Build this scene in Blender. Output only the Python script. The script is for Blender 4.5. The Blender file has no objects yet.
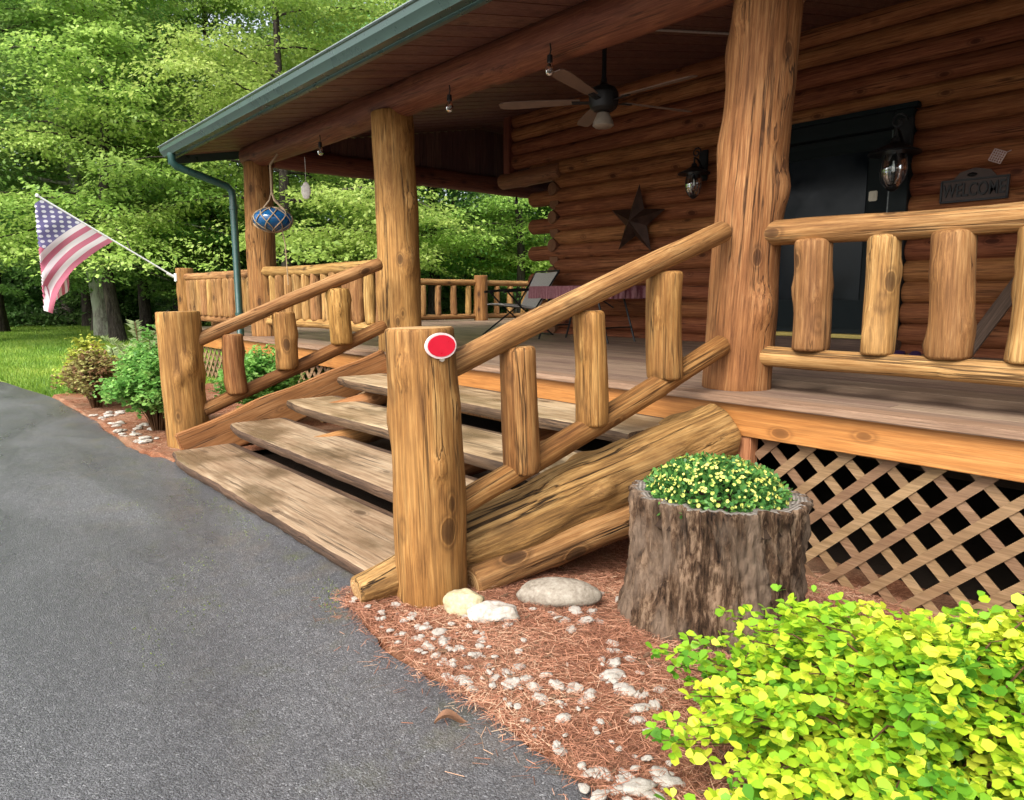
import bpy, bmesh, math, random
import numpy as np
from mathutils import Vector, Matrix, noise, Quaternion

random.seed(7)
RNG = np.random.default_rng(11)
scene = bpy.context.scene
COL = scene.collection
R = math.radians
WM = {}                      # world matrices of what has been built


# ------------------------------------------------------------------ object helpers
def put(o, parent=None, M=None):
    COL.objects.link(o)
    M = M if M is not None else Matrix.Identity(4)
    o.matrix_basis = M
    WM[o.name] = M
    if parent is not None:
        o.parent = parent
        o.matrix_parent_inverse = WM[parent.name].inverted()
    return o


def tag(o, label=None, cat=None, group=None, kind=None):
    if label: o['label'] = label
    if cat: o['category'] = cat
    if group: o['group'] = group
    if kind: o['kind'] = kind
    return o


def thing(name, label, cat, loc=(0, 0, 0), group=None):
    o = bpy.data.objects.new(name, None)
    o.empty_display_size = .1
    put(o, None, Matrix.Translation(loc))
    return tag(o, label, cat, group)


def mesh_from(name, bm, mats, smooth=True, angle=None):
    me = bpy.data.meshes.new(name)
    bm.normal_update()
    bm.to_mesh(me)
    bm.free()
    for m in (mats if isinstance(mats, (list, tuple)) else [mats]):
        me.materials.append(m)
    if smooth:
        me.polygons.foreach_set('use_smooth', [True] * len(me.polygons))
        if angle:
            me.set_sharp_from_angle(angle=R(angle))
    return me


def obj(name, bm, mats, parent=None, M=None, smooth=True, angle=35):
    return put(bpy.data.objects.new(name, mesh_from(name, bm, mats, smooth, angle)), parent, M)


def copy_tree(o, M=None, parent=None, root=None, new_root_M=None):
    """copy a thing and its parts (children keep their place relative to the thing)"""
    c = o.copy()
    COL.objects.link(c)
    if parent is None:
        c.matrix_basis = M
    else:
        c.parent = parent
        c.matrix_parent_inverse = o.matrix_parent_inverse.copy()
        c.matrix_basis = o.matrix_basis.copy()
    for ch in [x for x in bpy.data.objects if x.parent == o]:
        copy_tree(ch, None, c)
    return c


def box(bm, x0, x1, y0, y1, z0, z1, bev=0.0):
    vs = [bm.verts.new(p) for p in ((x0, y0, z0), (x1, y0, z0), (x1, y1, z0), (x0, y1, z0),
                                    (x0, y0, z1), (x1, y0, z1), (x1, y1, z1), (x0, y1, z1))]
    fs = [bm.faces.new([vs[i] for i in f]) for f in
          ((3, 2, 1, 0), (4, 5, 6, 7), (0, 1, 5, 4), (1, 2, 6, 5), (2, 3, 7, 6), (3, 0, 4, 7))]
    if bev > 0:
        es = {e for f in fs for e in f.edges}
        bmesh.ops.bevel(bm, geom=list(es), offset=bev, segments=2, affect='EDGES')
    return vs


def bar(bm, A, B, w, h, up=(0, 0, 1), bev=0.0):
    """rectangular bar from A to B"""
    A, B = Vector(A), Vector(B)
    d = (B - A).normalized()
    s = d.cross(Vector(up)).normalized()
    u = s.cross(d)
    vs = []
    for P in (A, B):
        for a, b in ((-1, -1), (1, -1), (1, 1), (-1, 1)):
            vs.append(bm.verts.new(P + s * a * w / 2 + u * b * h / 2))
    fs = [bm.faces.new([vs[i] for i in f]) for f in
          ((0, 1, 2, 3), (7, 6, 5, 4), (0, 4, 5, 1), (1, 5, 6, 2), (2, 6, 7, 3), (3, 7, 4, 0))]
    bmesh.ops.recalc_face_normals(bm, faces=fs)
    if bev > 0:
        es = {e for f in fs for e in f.edges}
        bmesh.ops.bevel(bm, geom=list(es), offset=bev, segments=1, affect='EDGES')


def tube(bm, pts, r, seg=8, cap=True, mat=0):
    """tube along pts, radius r (number or list)"""
    pts = [Vector(p) for p in pts]
    n = len(pts)
    rs = r if isinstance(r, (list, tuple)) else [r] * n
    rings = []
    ref = None
    for i, p in enumerate(pts):
        d = (pts[min(i + 1, n - 1)] - pts[max(i - 1, 0)]).normalized()
        if ref is None:
            ref = d.orthogonal().normalized()
        ref = (ref - d * ref.dot(d))
        ref = ref.normalized() if ref.length > 1e-5 else d.orthogonal().normalized()
        b = d.cross(ref)
        rings.append([bm.verts.new(p + (ref * math.cos(2 * math.pi * k / seg) + b * math.sin(2 * math.pi * k / seg)) * rs[i])
                      for k in range(seg)])
    for i in range(n - 1):
        for k in range(seg):
            f = bm.faces.new((rings[i][k], rings[i][(k + 1) % seg], rings[i + 1][(k + 1) % seg], rings[i + 1][k]))
            f.material_index = mat
    if cap:
        bm.faces.new(rings[0][::-1]).material_index = mat
        bm.faces.new(rings[-1]).material_index = mat
    return rings


def lathe(bm, prof, seg=24, at=(0, 0, 0), mat=0):
    rings = []
    at = Vector(at)
    for r, z in prof:
        if r < 1e-6:
            rings.append([bm.verts.new(at + Vector((0, 0, z)))])
        else:
            rings.append([bm.verts.new(at + Vector((r * math.cos(2 * math.pi * k / seg), r * math.sin(2 * math.pi * k / seg), z)))
                          for k in range(seg)])
    for a, b in zip(rings[:-1], rings[1:]):
        for k in range(seg):
            k2 = (k + 1) % seg
            if len(a) == 1 and len(b) == 1: continue
            if len(a) == 1: f = bm.faces.new((a[0], b[k2], b[k]))
            elif len(b) == 1: f = bm.faces.new((a[k], a[k2], b[0]))
            else: f = bm.faces.new((a[k], a[k2], b[k2], b[k]))
            f.material_index = mat


def log_bm(L, r0, r1, seed=0, seg=22, amp=.05, knots=3, bend=.01, step=.05, edge=.012, prof=None):
    """a peeled log along local Z, 0..L, hand-worked: uneven radius, knot bumps, slightly bowed"""
    rnd = random.Random(seed)
    bm = bmesh.new()
    n = max(6, int(L / step))
    off = Vector((rnd.uniform(0, 99), rnd.uniform(0, 99), rnd.uniform(0, 99)))
    ks = [(rnd.uniform(.08, .92) * L, rnd.uniform(0, 6.283), rnd.uniform(.07, .24), rnd.uniform(.2, .45)) for _ in range(knots)]
    zs = [0, edge * .35, edge] + [edge + (L - 2 * edge) * i / n for i in range(1, n)] + [L - edge, L - edge * .35, L]
    shr = {0: 1 - edge / r0, 1: 1 - edge * .3 / r0, len(zs) - 1: 1 - edge / r1, len(zs) - 2: 1 - edge * .3 / r1}
    ph = rnd.uniform(0, 6.28)
    rings = []
    for i, z in enumerate(zs):
        t = z / L
        r = float(np.interp(t, prof[0], prof[1])) if prof else r0 + (r1 - r0) * t
        cx = math.sin(t * math.pi) * bend * math.cos(ph) + .35 * bend * noise.noise(off + Vector((z * 1.7, 0, 0)))
        cy = math.sin(t * math.pi) * bend * math.sin(ph) + .35 * bend * noise.noise(off + Vector((0, z * 1.7, 5)))
        ring = []
        for k in range(seg):
            a = 2 * math.pi * k / seg
            c, s = math.cos(a), math.sin(a)
            v = 1 + amp * noise.noise(off + Vector((c * .9, s * .9, z * 2.2))) + amp * .45 * noise.noise(off + Vector((c * 3, s * 3, z * 3.5)))
            for kz, ka, kh, kr in ks:
                da = math.atan2(math.sin(a - ka), math.cos(a - ka)) / kr
                dz = (z - kz) / (kr * r * 1.5)
                v += kh * math.exp(-(da * da + dz * dz))
            rr = r * v * shr.get(i, 1)
            ring.append(bm.verts.new((cx + rr * c, cy + rr * s, z)))
        rings.append(ring)
    for a, b in zip(rings[:-1], rings[1:]):
        for k in range(seg):
            bm.faces.new((a[k], a[(k + 1) % seg], b[(k + 1) % seg], b[k]))
    for ring, z, flip in ((rings[0], 0, True), (rings[-1], L, False)):
        c = bm.verts.new(sum((v.co for v in ring), Vector()) / seg)
        for k in range(seg):
            f = (ring[k], ring[(k + 1) % seg], c)
            fc = bm.faces.new(f[::-1] if flip else f)
            fc.material_index = 1
    return bm


def log(name, A, B, r0, r1, parent=None, mats=None, **kw):
    A, B = Vector(A), Vector(B)
    d = B - A
    M = Matrix.Translation(A) @ d.to_track_quat('Z', 'Y').to_matrix().to_4x4()
    return obj(name, log_bm(d.length, r0, r1, **kw), mats or [W_HONEY, W_END], parent, M, angle=50)


# ------------------------------------------------------------------ node helpers
class NT:
    def __init__(s, name):
        s.m = bpy.data.materials.new(name)
        s.m.use_nodes = True
        s.t = s.m.node_tree
        s.bsdf = s.t.nodes['Principled BSDF']
        s.out = s.t.nodes['Material Output']

    def n(s, typ, **kw):
        x = s.t.nodes.new(typ)
        for k, v in kw.items():
            if k.startswith('i_'):
                k = k[2:]
                x.inputs[int(k) if k.isdigit() else k.replace('_', ' ')].default_value = v
            else:
                setattr(x, k, v)
        return x

    def l(s, a, b):
        s.t.links.new(a, b)

    def ramp(s, fac, stops, interp='LINEAR'):
        r = s.n('ShaderNodeValToRGB')
        r.color_ramp.interpolation = interp
        e = r.color_ramp.elements
        while len(e) < len(stops): e.new(.5)
        for el, (p, c) in zip(e, stops):
            el.position = p
            el.color = (c[0], c[1], c[2], 1) if hasattr(c, '__len__') else (c, c, c, 1)
        s.l(fac, r.inputs[0])
        return r.outputs[0]

    def mix(s, fac, a, b, blend='MIX'):
        x = s.n('ShaderNodeMix', data_type='RGBA', blend_type=blend)
        for v, i in ((fac, 0), (a, 6), (b, 7)):
            if hasattr(v, 'is_linked') or hasattr(v, 'links'): s.l(v, x.inputs[i])
            elif i == 0: x.inputs[0].default_value = v
            else: x.inputs[i].default_value = (v[0], v[1], v[2], 1)
        return x.outputs[2]

    def math(s, op, a, b=0.0, clamp=False):
        x = s.n('ShaderNodeMath', operation=op, use_clamp=clamp)
        for v, i in ((a, 0), (b, 1)):
            if hasattr(v, 'links'): s.l(v, x.inputs[i])
            else: x.inputs[i].default_value = v
        return x.outputs[0]

    def noise(s, vec, scale, detail=4, rough=.55, dist=0):
        x = s.n('ShaderNodeTexNoise', i_Scale=scale, i_Detail=detail, i_Roughness=rough, i_Distortion=dist)
        s.l(vec, x.inputs['Vector'])
        return x.outputs[0]

    def mapping(s, vec, scale=(1, 1, 1), loc=(0, 0, 0), rot=(0, 0, 0)):
        x = s.n('ShaderNodeMapping')
        x.inputs['Scale'].default_value = scale
        x.inputs['Location'].default_value = loc
        x.inputs['Rotation'].default_value = rot
        s.l(vec, x.inputs['Vector'])
        return x.outputs[0]

    def coord(s, rnd=True):
        """object coordinates, shifted per object so that copies differ"""
        tc = s.n('ShaderNodeTexCoord').outputs['Object']
        if not rnd: return tc
        oi = s.n('ShaderNodeObjectInfo')
        sc = s.math('MULTIPLY', oi.outputs['Random'], 53.0)
        add = s.n('ShaderNodeVectorMath', operation='ADD')
        s.l(tc, add.inputs[0])
        s.l(sc, add.inputs[1])
        return add.outputs[0]

    def bump(s, h, dist=.003, strength=.6, nrm=None):
        b = s.n('ShaderNodeBump')
        b.inputs['Distance'].default_value = dist
        b.inputs['Strength'].default_value = strength
        s.l(h, b.inputs['Height'])
        if nrm is not None: s.l(nrm, b.inputs['Normal'])
        return b.outputs[0]

    def fin(s, color=None, rough=None, nrm=None, spec=None, metal=None):
        B = s.bsdf
        for v, k in ((color, 'Base Color'), (rough, 'Roughness'), (nrm, 'Normal'), (spec, 'Specular IOR Level'), (metal, 'Metallic')):
            if v is None: continue
            if hasattr(v, 'links'): s.l(v, B.inputs[k])
            elif k == 'Base Color': B.inputs[k].default_value = (v[0], v[1], v[2], 1)
            else: B.inputs[k].default_value = v
        return s.m


def plain(name, c, rough=.5, metal=0.0, spec=.5, var=.12, scale=30, bump=0.0):
    t = NT(name)
    co = t.coord()
    f = t.noise(co, scale, 5, .6)
    lo = [x * (1 - var) for x in c]
    hi = [min(1, x * (1 + var)) for x in c]
    colr = t.ramp(f, [(.3, lo), (.7, hi)])
    nr = t.bump(f, bump, .6) if bump else None
    rg = t.ramp(f, [(.3, max(0, rough - .08)), (.7, min(1, rough + .1))])
    return t.fin(colr, rg, nr, spec, metal)


def wood(name, dark, mid, light, axis='Z', scale=1.0, rough=.55, knots=True, stain=.5, spots=None, bump=.0025,
         tone=False, crack=1.0, fibre=.38, ray=.045, vari=.18, spec=.35):
    t = NT(name)
    co = t.coord()
    if tone:
        at = t.n('ShaderNodeAttribute', attribute_name='tone')
        add = t.n('ShaderNodeVectorMath', operation='ADD')
        t.l(co, add.inputs[0])
        t.l(t.math('MULTIPLY', at.outputs['Fac'], 31.0), add.inputs[1])
        co = add.outputs[0]
    i = 'XYZ'.index(axis)
    def st(k, q=1.0):
        v = [k, k, k]
        v[i] = k * q
        return tuple(v)
    g = t.noise(t.mapping(co, st(scale, ray)), 52, 9, .72, .3)
    fib = t.noise(t.mapping(co, st(scale, .03)), 170, 3, .6)
    broad = t.noise(t.mapping(co, st(scale, .22)), 5.5, 5, .6, .6)
    blot = t.noise(t.mapping(co, st(scale, .45)), 2.1, 4, .6)
    crk = t.noise(t.mapping(co, st(scale, .022)), 15, 4, .55)
    base = t.ramp(t.math('ADD', t.math('MULTIPLY', g, .68), t.math('MULTIPLY', broad, .32)),
                  [(.36, dark), (.49, mid), (.62, light)])
    base = t.mix(t.ramp(fib, [(.38, fibre), (.6, 0)]), base, [x * .55 for x in dark])
    c = t.mix(t.math('MULTIPLY', t.ramp(blot, [(.45, 0), (.72, 1)]), stain), base, dark)
    c = t.mix(t.math('MULTIPLY', t.ramp(blot, [(.25, 1), (.42, 0)]), stain * .7), c, light)
    line = t.ramp(crk, [(.478, 0), (.494, 1), (.506, 1), (.522, 0)])
    brk = t.ramp(broad, [(.42, 0), (.58, 1)])
    line = t.math('MULTIPLY', t.math('MULTIPLY', line, brk), .75 * crack)
    c = t.mix(line, c, [x * .22 for x in dark])
    h = t.math('SUBTRACT', t.math('ADD', t.math('MULTIPLY', g, .6), t.math('MULTIPLY', fib, .25)), line)
    if knots:
        vv = t.n('ShaderNodeTexVoronoi', feature='F1', i_Scale=5.0 * scale, i_Randomness=1.0)
        t.l(t.mapping(co, st(1.0, .55)), vv.inputs['Vector'])
        wob = t.math('ADD', vv.outputs['Distance'], t.math('MULTIPLY', t.math('SUBTRACT', broad, .5), .12))
        kf = t.ramp(wob, [(.06, 1), (.13, .8), (.15, .08), (.185, .5), (.25, 0)])
        gate = t.ramp(vv.outputs['Color'], [(.26, 0), (.30, 1)])
        kf = t.math('MULTIPLY', kf, gate)
        c = t.mix(t.math('MULTIPLY', kf, .85), c, [x * .42 for x in dark])
        h = t.math('SUBTRACT', h, t.math('MULTIPLY', kf, .5))
    if spots:
        sp = t.noise(t.mapping(co, st(1, .6)), 2.6, 5, .6)
        damp = t.ramp(sp, [(.47, 0), (.62, .75)])
        c = t.mix(damp, c, spots)
    # each piece its own tone
    oi = t.n('ShaderNodeObjectInfo').outputs['Random']
    if tone: oi = t.n('ShaderNodeAttribute', attribute_name='tone').outputs['Fac']
    hsv = t.n('ShaderNodeHueSaturation')
    t.l(t.math('ADD', t.math('MULTIPLY', oi, 2 * vari), 1 - vari), hsv.inputs['Value'])
    t.l(t.math('ADD', t.math('MULTIPLY', oi, .02), .489), hsv.inputs['Hue'])
    t.l(c, hsv.inputs['Color'])
    c = hsv.outputs[0]
    rg = t.ramp(g, [(.3, min(1, rough + .12)), (.7, rough - .06)])
    if spots: rg = t.math('SUBTRACT', rg, t.math('MULTIPLY', damp, .22))
    return t.fin(c, rg, t.bump(h, bump, .8), spec)


def end_grain(name, dark, light):
    t = NT(name)
    co = t.n('ShaderNodeTexCoord').outputs['Object']
    sep = t.n('ShaderNodeSeparateXYZ')
    t.l(co, sep.inputs[0])
    d = t.math('POWER', t.math('ADD', t.math('POWER', sep.outputs[0], 2.0), t.math('POWER', sep.outputs[1], 2.0)), .5)
    nz = t.noise(t.coord(), 9, 5, .6)
    w = t.math('ADD', t.math('MULTIPLY', d, 420.0), t.math('MULTIPLY', nz, 12.0))
    rings = t.math('ADD', t.math('MULTIPLY', t.math('SINE', w), .5), .5)
    c = t.mix(rings, dark, light)
    c = t.mix(t.ramp(nz, [(.5, 0), (.75, .6)]), c, [x * .45 for x in dark])
    return t.fin(c, .75, t.bump(rings, .0015, .5), .2)


# ------------------------------------------------------------------ materials
W_HONEY = wood('honey_log', (.095, .040, .012), (.285, .132, .036), (.47, .265, .09), stain=.62, bump=.006, crack=1.0, rough=.68, spec=.2)
W_PALE = wood('pale_log', (.12, .055, .018), (.34, .178, .056), (.54, .335, .13), stain=.62, bump=.006, rough=.68, spec=.2)
W_POST = wood('post_log', (.125, .052, .017), (.325, .15, .046), (.49, .27, .10), stain=.55, bump=.007, crack=1.2, rough=.68, spec=.2)
W_END = end_grain('log_end', (.30, .16, .06), (.52, .33, .15))
W_BEAM = wood('beam_log', (.115, .036, .018), (.22, .075, .036), (.32, .13, .06), stain=.5)
W_BEAMEND = end_grain('beam_end', (.18, .08, .04), (.3, .15, .08))
W_WALL = wood('wall_log', (.125, .040, .018), (.30, .110, .042), (.42, .18, .07), axis='X', tone=True, knots=True, stain=.5, vari=.22, rough=.65, spec=.15)
W_WALLEND = end_grain('wall_log_end', (.12, .05, .025), (.25, .12, .06))
W_FASCIA = wood('fascia_wood', (.25, .085, .024), (.36, .132, .037), (.45, .19, .062), axis='X', stain=.35, crack=.3, rough=.5, bump=.0008)
W_DECK = wood('deck_board', (.135, .088, .06), (.235, .158, .11), (.33, .24, .17), axis='X', tone=True, stain=.35, knots=False, rough=.5, bump=.001)
W_DECKEDGE = wood('deck_edge', (.17, .10, .06), (.29, .185, .115), (.38, .26, .17), axis='X', stain=.3, knots=False)
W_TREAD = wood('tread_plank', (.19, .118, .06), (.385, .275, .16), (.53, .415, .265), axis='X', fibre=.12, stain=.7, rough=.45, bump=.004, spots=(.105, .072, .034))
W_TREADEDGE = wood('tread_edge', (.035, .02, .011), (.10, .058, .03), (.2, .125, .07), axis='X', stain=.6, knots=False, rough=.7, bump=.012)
W_STRINGER = wood('stringer_wood', (.18, .07, .022), (.32, .138, .046), (.42, .21, .085), stain=.5)
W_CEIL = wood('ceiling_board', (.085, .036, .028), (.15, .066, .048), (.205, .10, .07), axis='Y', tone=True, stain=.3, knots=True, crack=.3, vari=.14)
W_LATTICE = wood('lattice_wood', (.145, .083, .04), (.235, .145, .073), (.32, .21, .12), axis='X', tone=True, stain=.3, knots=False, crack=.3)
W_LOG_BIG = wood('stringer_log_wood', (.075, .036, .014), (.28, .142, .046), (.47, .28, .11), stain=.9, bump=.014, scale=.8, crack=1.3, rough=.7, spec=.2)
M_GREEN = plain('green_metal', (.016, .062, .052), .32, .0, .6, .15, 12)
M_GREENLIT = plain('gutter_green_lit', (.040, .074, .060), .3, .0, .6, .15, 6)  # the green metal again, its colour lightened to look lit
M_DOOR = plain('door_green', (.006, .011, .012), .5, 0, .2, .15, 8)
M_BLACK = plain('black_metal', (.012, .012, .013), .45, .3, .5, .2, 40)
M_BRONZE = plain('bronze_tin', (.055, .028, .019), .5, .5, .5, .45, 9, .001)
M_WHITE = plain('white_enamel', (.78, .78, .76), .4, 0, .5, .04)
M_RED = plain('red_enamel', (.60, .006, .03), .35, 0, .5, .06)
M_PINKRIM = plain('pale_rim', (.78, .62, .60), .45, 0, .5, .05)
M_BRASS = plain('brass', (.55, .36, .08), .35, .8, .5, .1)
M_ROPE = plain('rope', (.33, .24, .15), .9, 0, .2, .3, 200, .001)
M_BLADE = plain('fan_blade', (.17, .11, .08), .55, 0, .4, .2, 8)
M_SHINGLE = plain('roof_shingle', (.03, .03, .032), .9, 0, .2, .5, 60, .004)
M_SOIL = plain('soil', (.035, .022, .015), .95, 0, .1, .5, 20, .02)
M_SHOE = plain('purple_foam', (.05, .025, .09), .6, 0, .3, .2)
M_PLANKDARK = wood('dark_plank', (.05, .028, .018), (.10, .055, .034), (.15, .09, .06), stain=.3, knots=False)


def glass(name, c=(.9, .95, .95), rough=.03, trans=1.0):
    t = NT(name)
    t.bsdf.inputs['Transmission Weight'].default_value = trans
    t.bsdf.inputs['IOR'].default_value = 1.45
    return t.fin(c, rough)


M_GLASS = glass('clear_glass')
M_BLUEGLASS = glass('blue_glass', (.02, .16, .42), .06, .55)
M_DOORGLASS = plain('door_glass', (.006, .010, .014), .16, 0, .18, .3, 3)


def leaf_mat(name, stops, rough=.5, transl=.35, hue=.0, spec=.35):
    """leaf colour by an even random tone per leaf; light passes through the blade"""
    t = NT(name)
    at = t.n('ShaderNodeAttribute', attribute_name='tone').outputs['Fac']
    c = t.ramp(at, stops)
    oi = t.n('ShaderNodeObjectInfo').outputs['Random']
    hsv = t.n('ShaderNodeHueSaturation')
    t.l(c, hsv.inputs['Color'])
    t.l(t.math('ADD', t.math('MULTIPLY', oi, hue), .5 - hue / 2), hsv.inputs['Hue'])
    t.l(t.math('ADD', t.math('MULTIPLY', oi, .3), .85), hsv.inputs['Value'])
    c = hsv.outputs[0]
    t.fin(c, rough, None, spec)
    tr = t.n('ShaderNodeBsdfTranslucent')
    t.l(c, tr.inputs['Color'])
    mx = t.n('ShaderNodeMixShader')
    mx.inputs[0].default_value = transl
    t.l(t.bsdf.outputs[0], mx.inputs[1])
    t.l(tr.outputs[0], mx.inputs[2])
    t.l(mx.outputs[0], t.out.inputs['Surface'])
    return t.m


L_MAPLE = leaf_mat('maple_leaf', [(0, (.14, .28, .075)), (.5, (.25, .43, .11)), (1, (.38, .56, .16))], hue=.03, transl=.5)
L_LIME = leaf_mat('lime_leaf', [(0, (.24, .40, .09)), (.5, (.39, .56, .12)), (1, (.56, .68, .20))], hue=.02, transl=.5)
L_DARK = leaf_mat('dark_leaf', [(0, (.10, .22, .07)), (.5, (.18, .34, .10)), (1, (.28, .45, .15))], hue=.03, transl=.45)
L_WOODS = leaf_mat('woods_leaf', [(0, (.05, .12, .04)), (.5, (.11, .22, .06)), (1, (.2, .32, .09))], transl=.5)
L_GOLD = leaf_mat('golden_leaf', [(0, (.10, .28, .02)), (.35, (.25, .48, .025)), (.68, (.47, .64, .032)), (1, (.66, .70, .06))], hue=.0, transl=.36)
L_GREENSHRUB = leaf_mat('green_shrub_leaf', [(0, (.15, .36, .075)), (.5, (.26, .53, .11)), (1, (.42, .66, .18))], transl=.42)
L_BRONZE = leaf_mat('bronze_leaf', [(0, (.13, .06, .03)), (.4, (.21, .12, .05)), (.7, (.25, .24, .07)), (1, (.38, .36, .12))], transl=.3)
L_YELLOW = leaf_mat('yellow_leaf', [(0, (.32, .38, .05)), (1, (.55, .56, .09))], transl=.3)
L_FERN = leaf_mat('fern_leaf', [(0, (.30, .42, .18)), (1, (.5, .58, .3))], transl=.35)
L_MUM = leaf_mat('mum_leaf', [(0, (.045, .15, .035)), (.6, (.09, .25, .05)), (1, (.17, .36, .07))], transl=.25)
L_PETAL = leaf_mat('mum_petal', [(0, (.36, .44, .08)), (1, (.66, .60, .16))], transl=.25)
L_GRASS = leaf_mat('grass_blade', [(0, (.10, .20, .025)), (.5, (.20, .33, .04)), (1, (.36, .44, .08))], transl=.3)
L_NEEDLE = leaf_mat('pine_needle', [(0, (.11, .045, .026)), (.35, (.27, .11, .062)), (.7, (.42, .20, .12)), (1, (.54, .38, .25))], transl=.05, rough=.7)
L_MOSS = leaf_mat('moss_leaf', [(0, (.08, .12, .02)), (1, (.22, .28, .04))], transl=.2)


def bark_mat(name, dark, mid, light, lichen=None, sc=1.0, bump=.03, kz=.16):
    t = NT(name)
    co = t.coord()
    f = t.math('ADD', t.math('MULTIPLY', t.noise(t.mapping(co, (1, 1, kz)), 9 * sc, 8, .72, .8), .6), t.math('MULTIPLY', t.noise(t.mapping(co, (1, 1, kz * 1.6)), 26 * sc, 6, .7, .5), .4))
    p = t.noise(t.mapping(co, (1, 1, .5)), 2.6 * sc, 5, .6, .4)
    c = t.ramp(f, [(.41, dark), (.5, mid), (.595, light)])
    if lichen:
        c = t.mix(t.ramp(p, [(.48, 0), (.6, .8)]), c, lichen)
    return t.fin(c, .9, t.bump(f, bump, .9), .15)


B_GREY = bark_mat('grey_bark', (.09, .08, .065), (.22, .205, .17), (.38, .36, .31), (.38, .41, .31))
B_DARK = bark_mat('dark_bark', (.018, .014, .012), (.045, .036, .03), (.09, .075, .06))
B_STUMP = bark_mat('stump_bark', (.014, .008, .005), (.085, .048, .027), (.27, .18, .115), (.20, .142, .10), 2.2, .05, .2)
B_CHIP = plain('chip_bark', (.13, .075, .045), .9, 0, .15, .5, 40)
B_STEM = plain('twig', (.09, .045, .02), .7, 0, .2, .3)


def asphalt():
    t = NT('asphalt')
    co = t.coord(False)
    v = t.n('ShaderNodeTexVoronoi', i_Scale=185.0)
    t.l(co, v.inputs['Vector'])
    fine = t.noise(co, 230, 3, .6)
    mid = t.noise(co, 24, 6, .65)
    big = t.noise(t.mapping(co, (.5, 1.3, 1)), 1.1, 5, .6, .5)
    sp = t.ramp(v.outputs['Color'], [(.15, .028), (.5, .07), (.8, .155), (1, .50)])
    c = t.mix(.45, sp, t.ramp(fine, [(.38, (.035, .035, .039)), (.62, (.19, .187, .196))]))
    c = t.mix(t.ramp(big, [(.4, .0), (.65, .5)]), c, (.042, .042, .047))
    c = t.mix(t.math('MULTIPLY', t.ramp(mid, [(.5, 0), (.7, 1)]), .4), c, (.155, .153, .16))
    # thin dark seams and repaired cracks
    ck = t.noise(t.mapping(co, (.35, 1.6, 1)), 1.4, 6, .6, .8)
    seam = t.ramp(ck, [(.492, 0), (.5, 1), (.508, 0)])
    c = t.mix(t.math('MULTIPLY', seam, .22), c, (.014, .014, .016))
    # moss and dirt in the strip along the bottom tread
    sep = t.n('ShaderNodeSeparateXYZ')
    t.l(co, sep.inputs[0])
    edge = t.ramp(t.math('MULTIPLY', t.math('ADD', sep.outputs[1], .2), .6), [(.35, 0), (.9, 1)])
    ms = t.math('MULTIPLY', t.ramp(t.noise(co, 5.5, 6, .72), [(.53, 0), (.66, 1)]), edge)
    c = t.mix(t.math('MULTIPLY', ms, .3), c, (.10, .105, .03))
    dirt = t.math('MULTIPLY', t.ramp(t.noise(co, 3, 6, .7), [(.52, 0), (.7, 1)]), edge)
    c = t.mix(t.math('MULTIPLY', dirt, .35), c, (.16, .125, .085))
    wet = t.ramp(big, [(.38, .50), (.62, .27)])
    h = t.math('ADD', t.math('MULTIPLY', v.outputs['Distance'], -.5), fine)
    return t.fin(c, wet, t.bump(h, .006, .7), .5)


M_ASPHALT = asphalt()


def mulch():
    t = NT('mulch')
    co = t.coord(False)
    f = t.noise(co, 60, 8, .75, .5)
    p = t.noise(co, 2.4, 5, .6)
    c = t.ramp(f, [(.33, (.06, .022, .012)), (.5, (.20, .075, .036)), (.68, (.40, .20, .11))])
    c = t.mix(t.ramp(p, [(.45, 0), (.65, .55)]), c, (.30, .20, .125))
    return t.fin(c, .9, t.bump(f, .012, .9), .15)


M_MULCH = mulch()


def ground_mat():
    t = NT('lawn_soil')
    co = t.coord(False)
    f = t.noise(co, 30, 6, .7)
    p = t.noise(co, .35, 5, .6)
    g = t.ramp(f, [(.3, (.07, .14, .02)), (.5, (.15, .26, .035)), (.7, (.27, .37, .065))])
    g = t.mix(t.ramp(p, [(.45, 0), (.62, .7)]), g, (.30, .36, .08))
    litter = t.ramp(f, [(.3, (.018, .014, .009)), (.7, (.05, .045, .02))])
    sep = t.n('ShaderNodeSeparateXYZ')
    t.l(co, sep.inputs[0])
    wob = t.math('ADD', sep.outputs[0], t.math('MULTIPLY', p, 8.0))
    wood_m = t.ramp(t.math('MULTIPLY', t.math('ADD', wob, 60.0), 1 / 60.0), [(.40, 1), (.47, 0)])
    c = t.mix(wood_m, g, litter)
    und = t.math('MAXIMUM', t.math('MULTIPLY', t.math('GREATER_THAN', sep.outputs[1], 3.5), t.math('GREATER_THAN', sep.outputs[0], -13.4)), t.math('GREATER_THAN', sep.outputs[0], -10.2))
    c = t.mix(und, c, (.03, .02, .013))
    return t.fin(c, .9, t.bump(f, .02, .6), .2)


M_GROUND = ground_mat()


def stone_mat(name, a, b, c_):
    t = NT(name)
    co = t.coord()
    f = t.noise(co, 14, 7, .7)
    s = t.noise(co, 70, 3, .6)
    c = t.ramp(t.math('ADD', t.math('MULTIPLY', f, .6), t.math('MULTIPLY', s, .4)), [(.35, a), (.5, b), (.66, c_)])
    return t.fin(c, .75, t.bump(s, .003, .6), .3)


S_WHITE = stone_mat('white_stone', (.22, .185, .14), (.39, .35, .30), (.52, .49, .45))
S_YELLOW = stone_mat('yellow_stone', (.28, .23, .12), (.40, .345, .21), (.48, .44, .32))
S_BOULDER = stone_mat('granite_stone', (.12, .10, .075), (.24, .205, .16), (.34, .31, .255))


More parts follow.
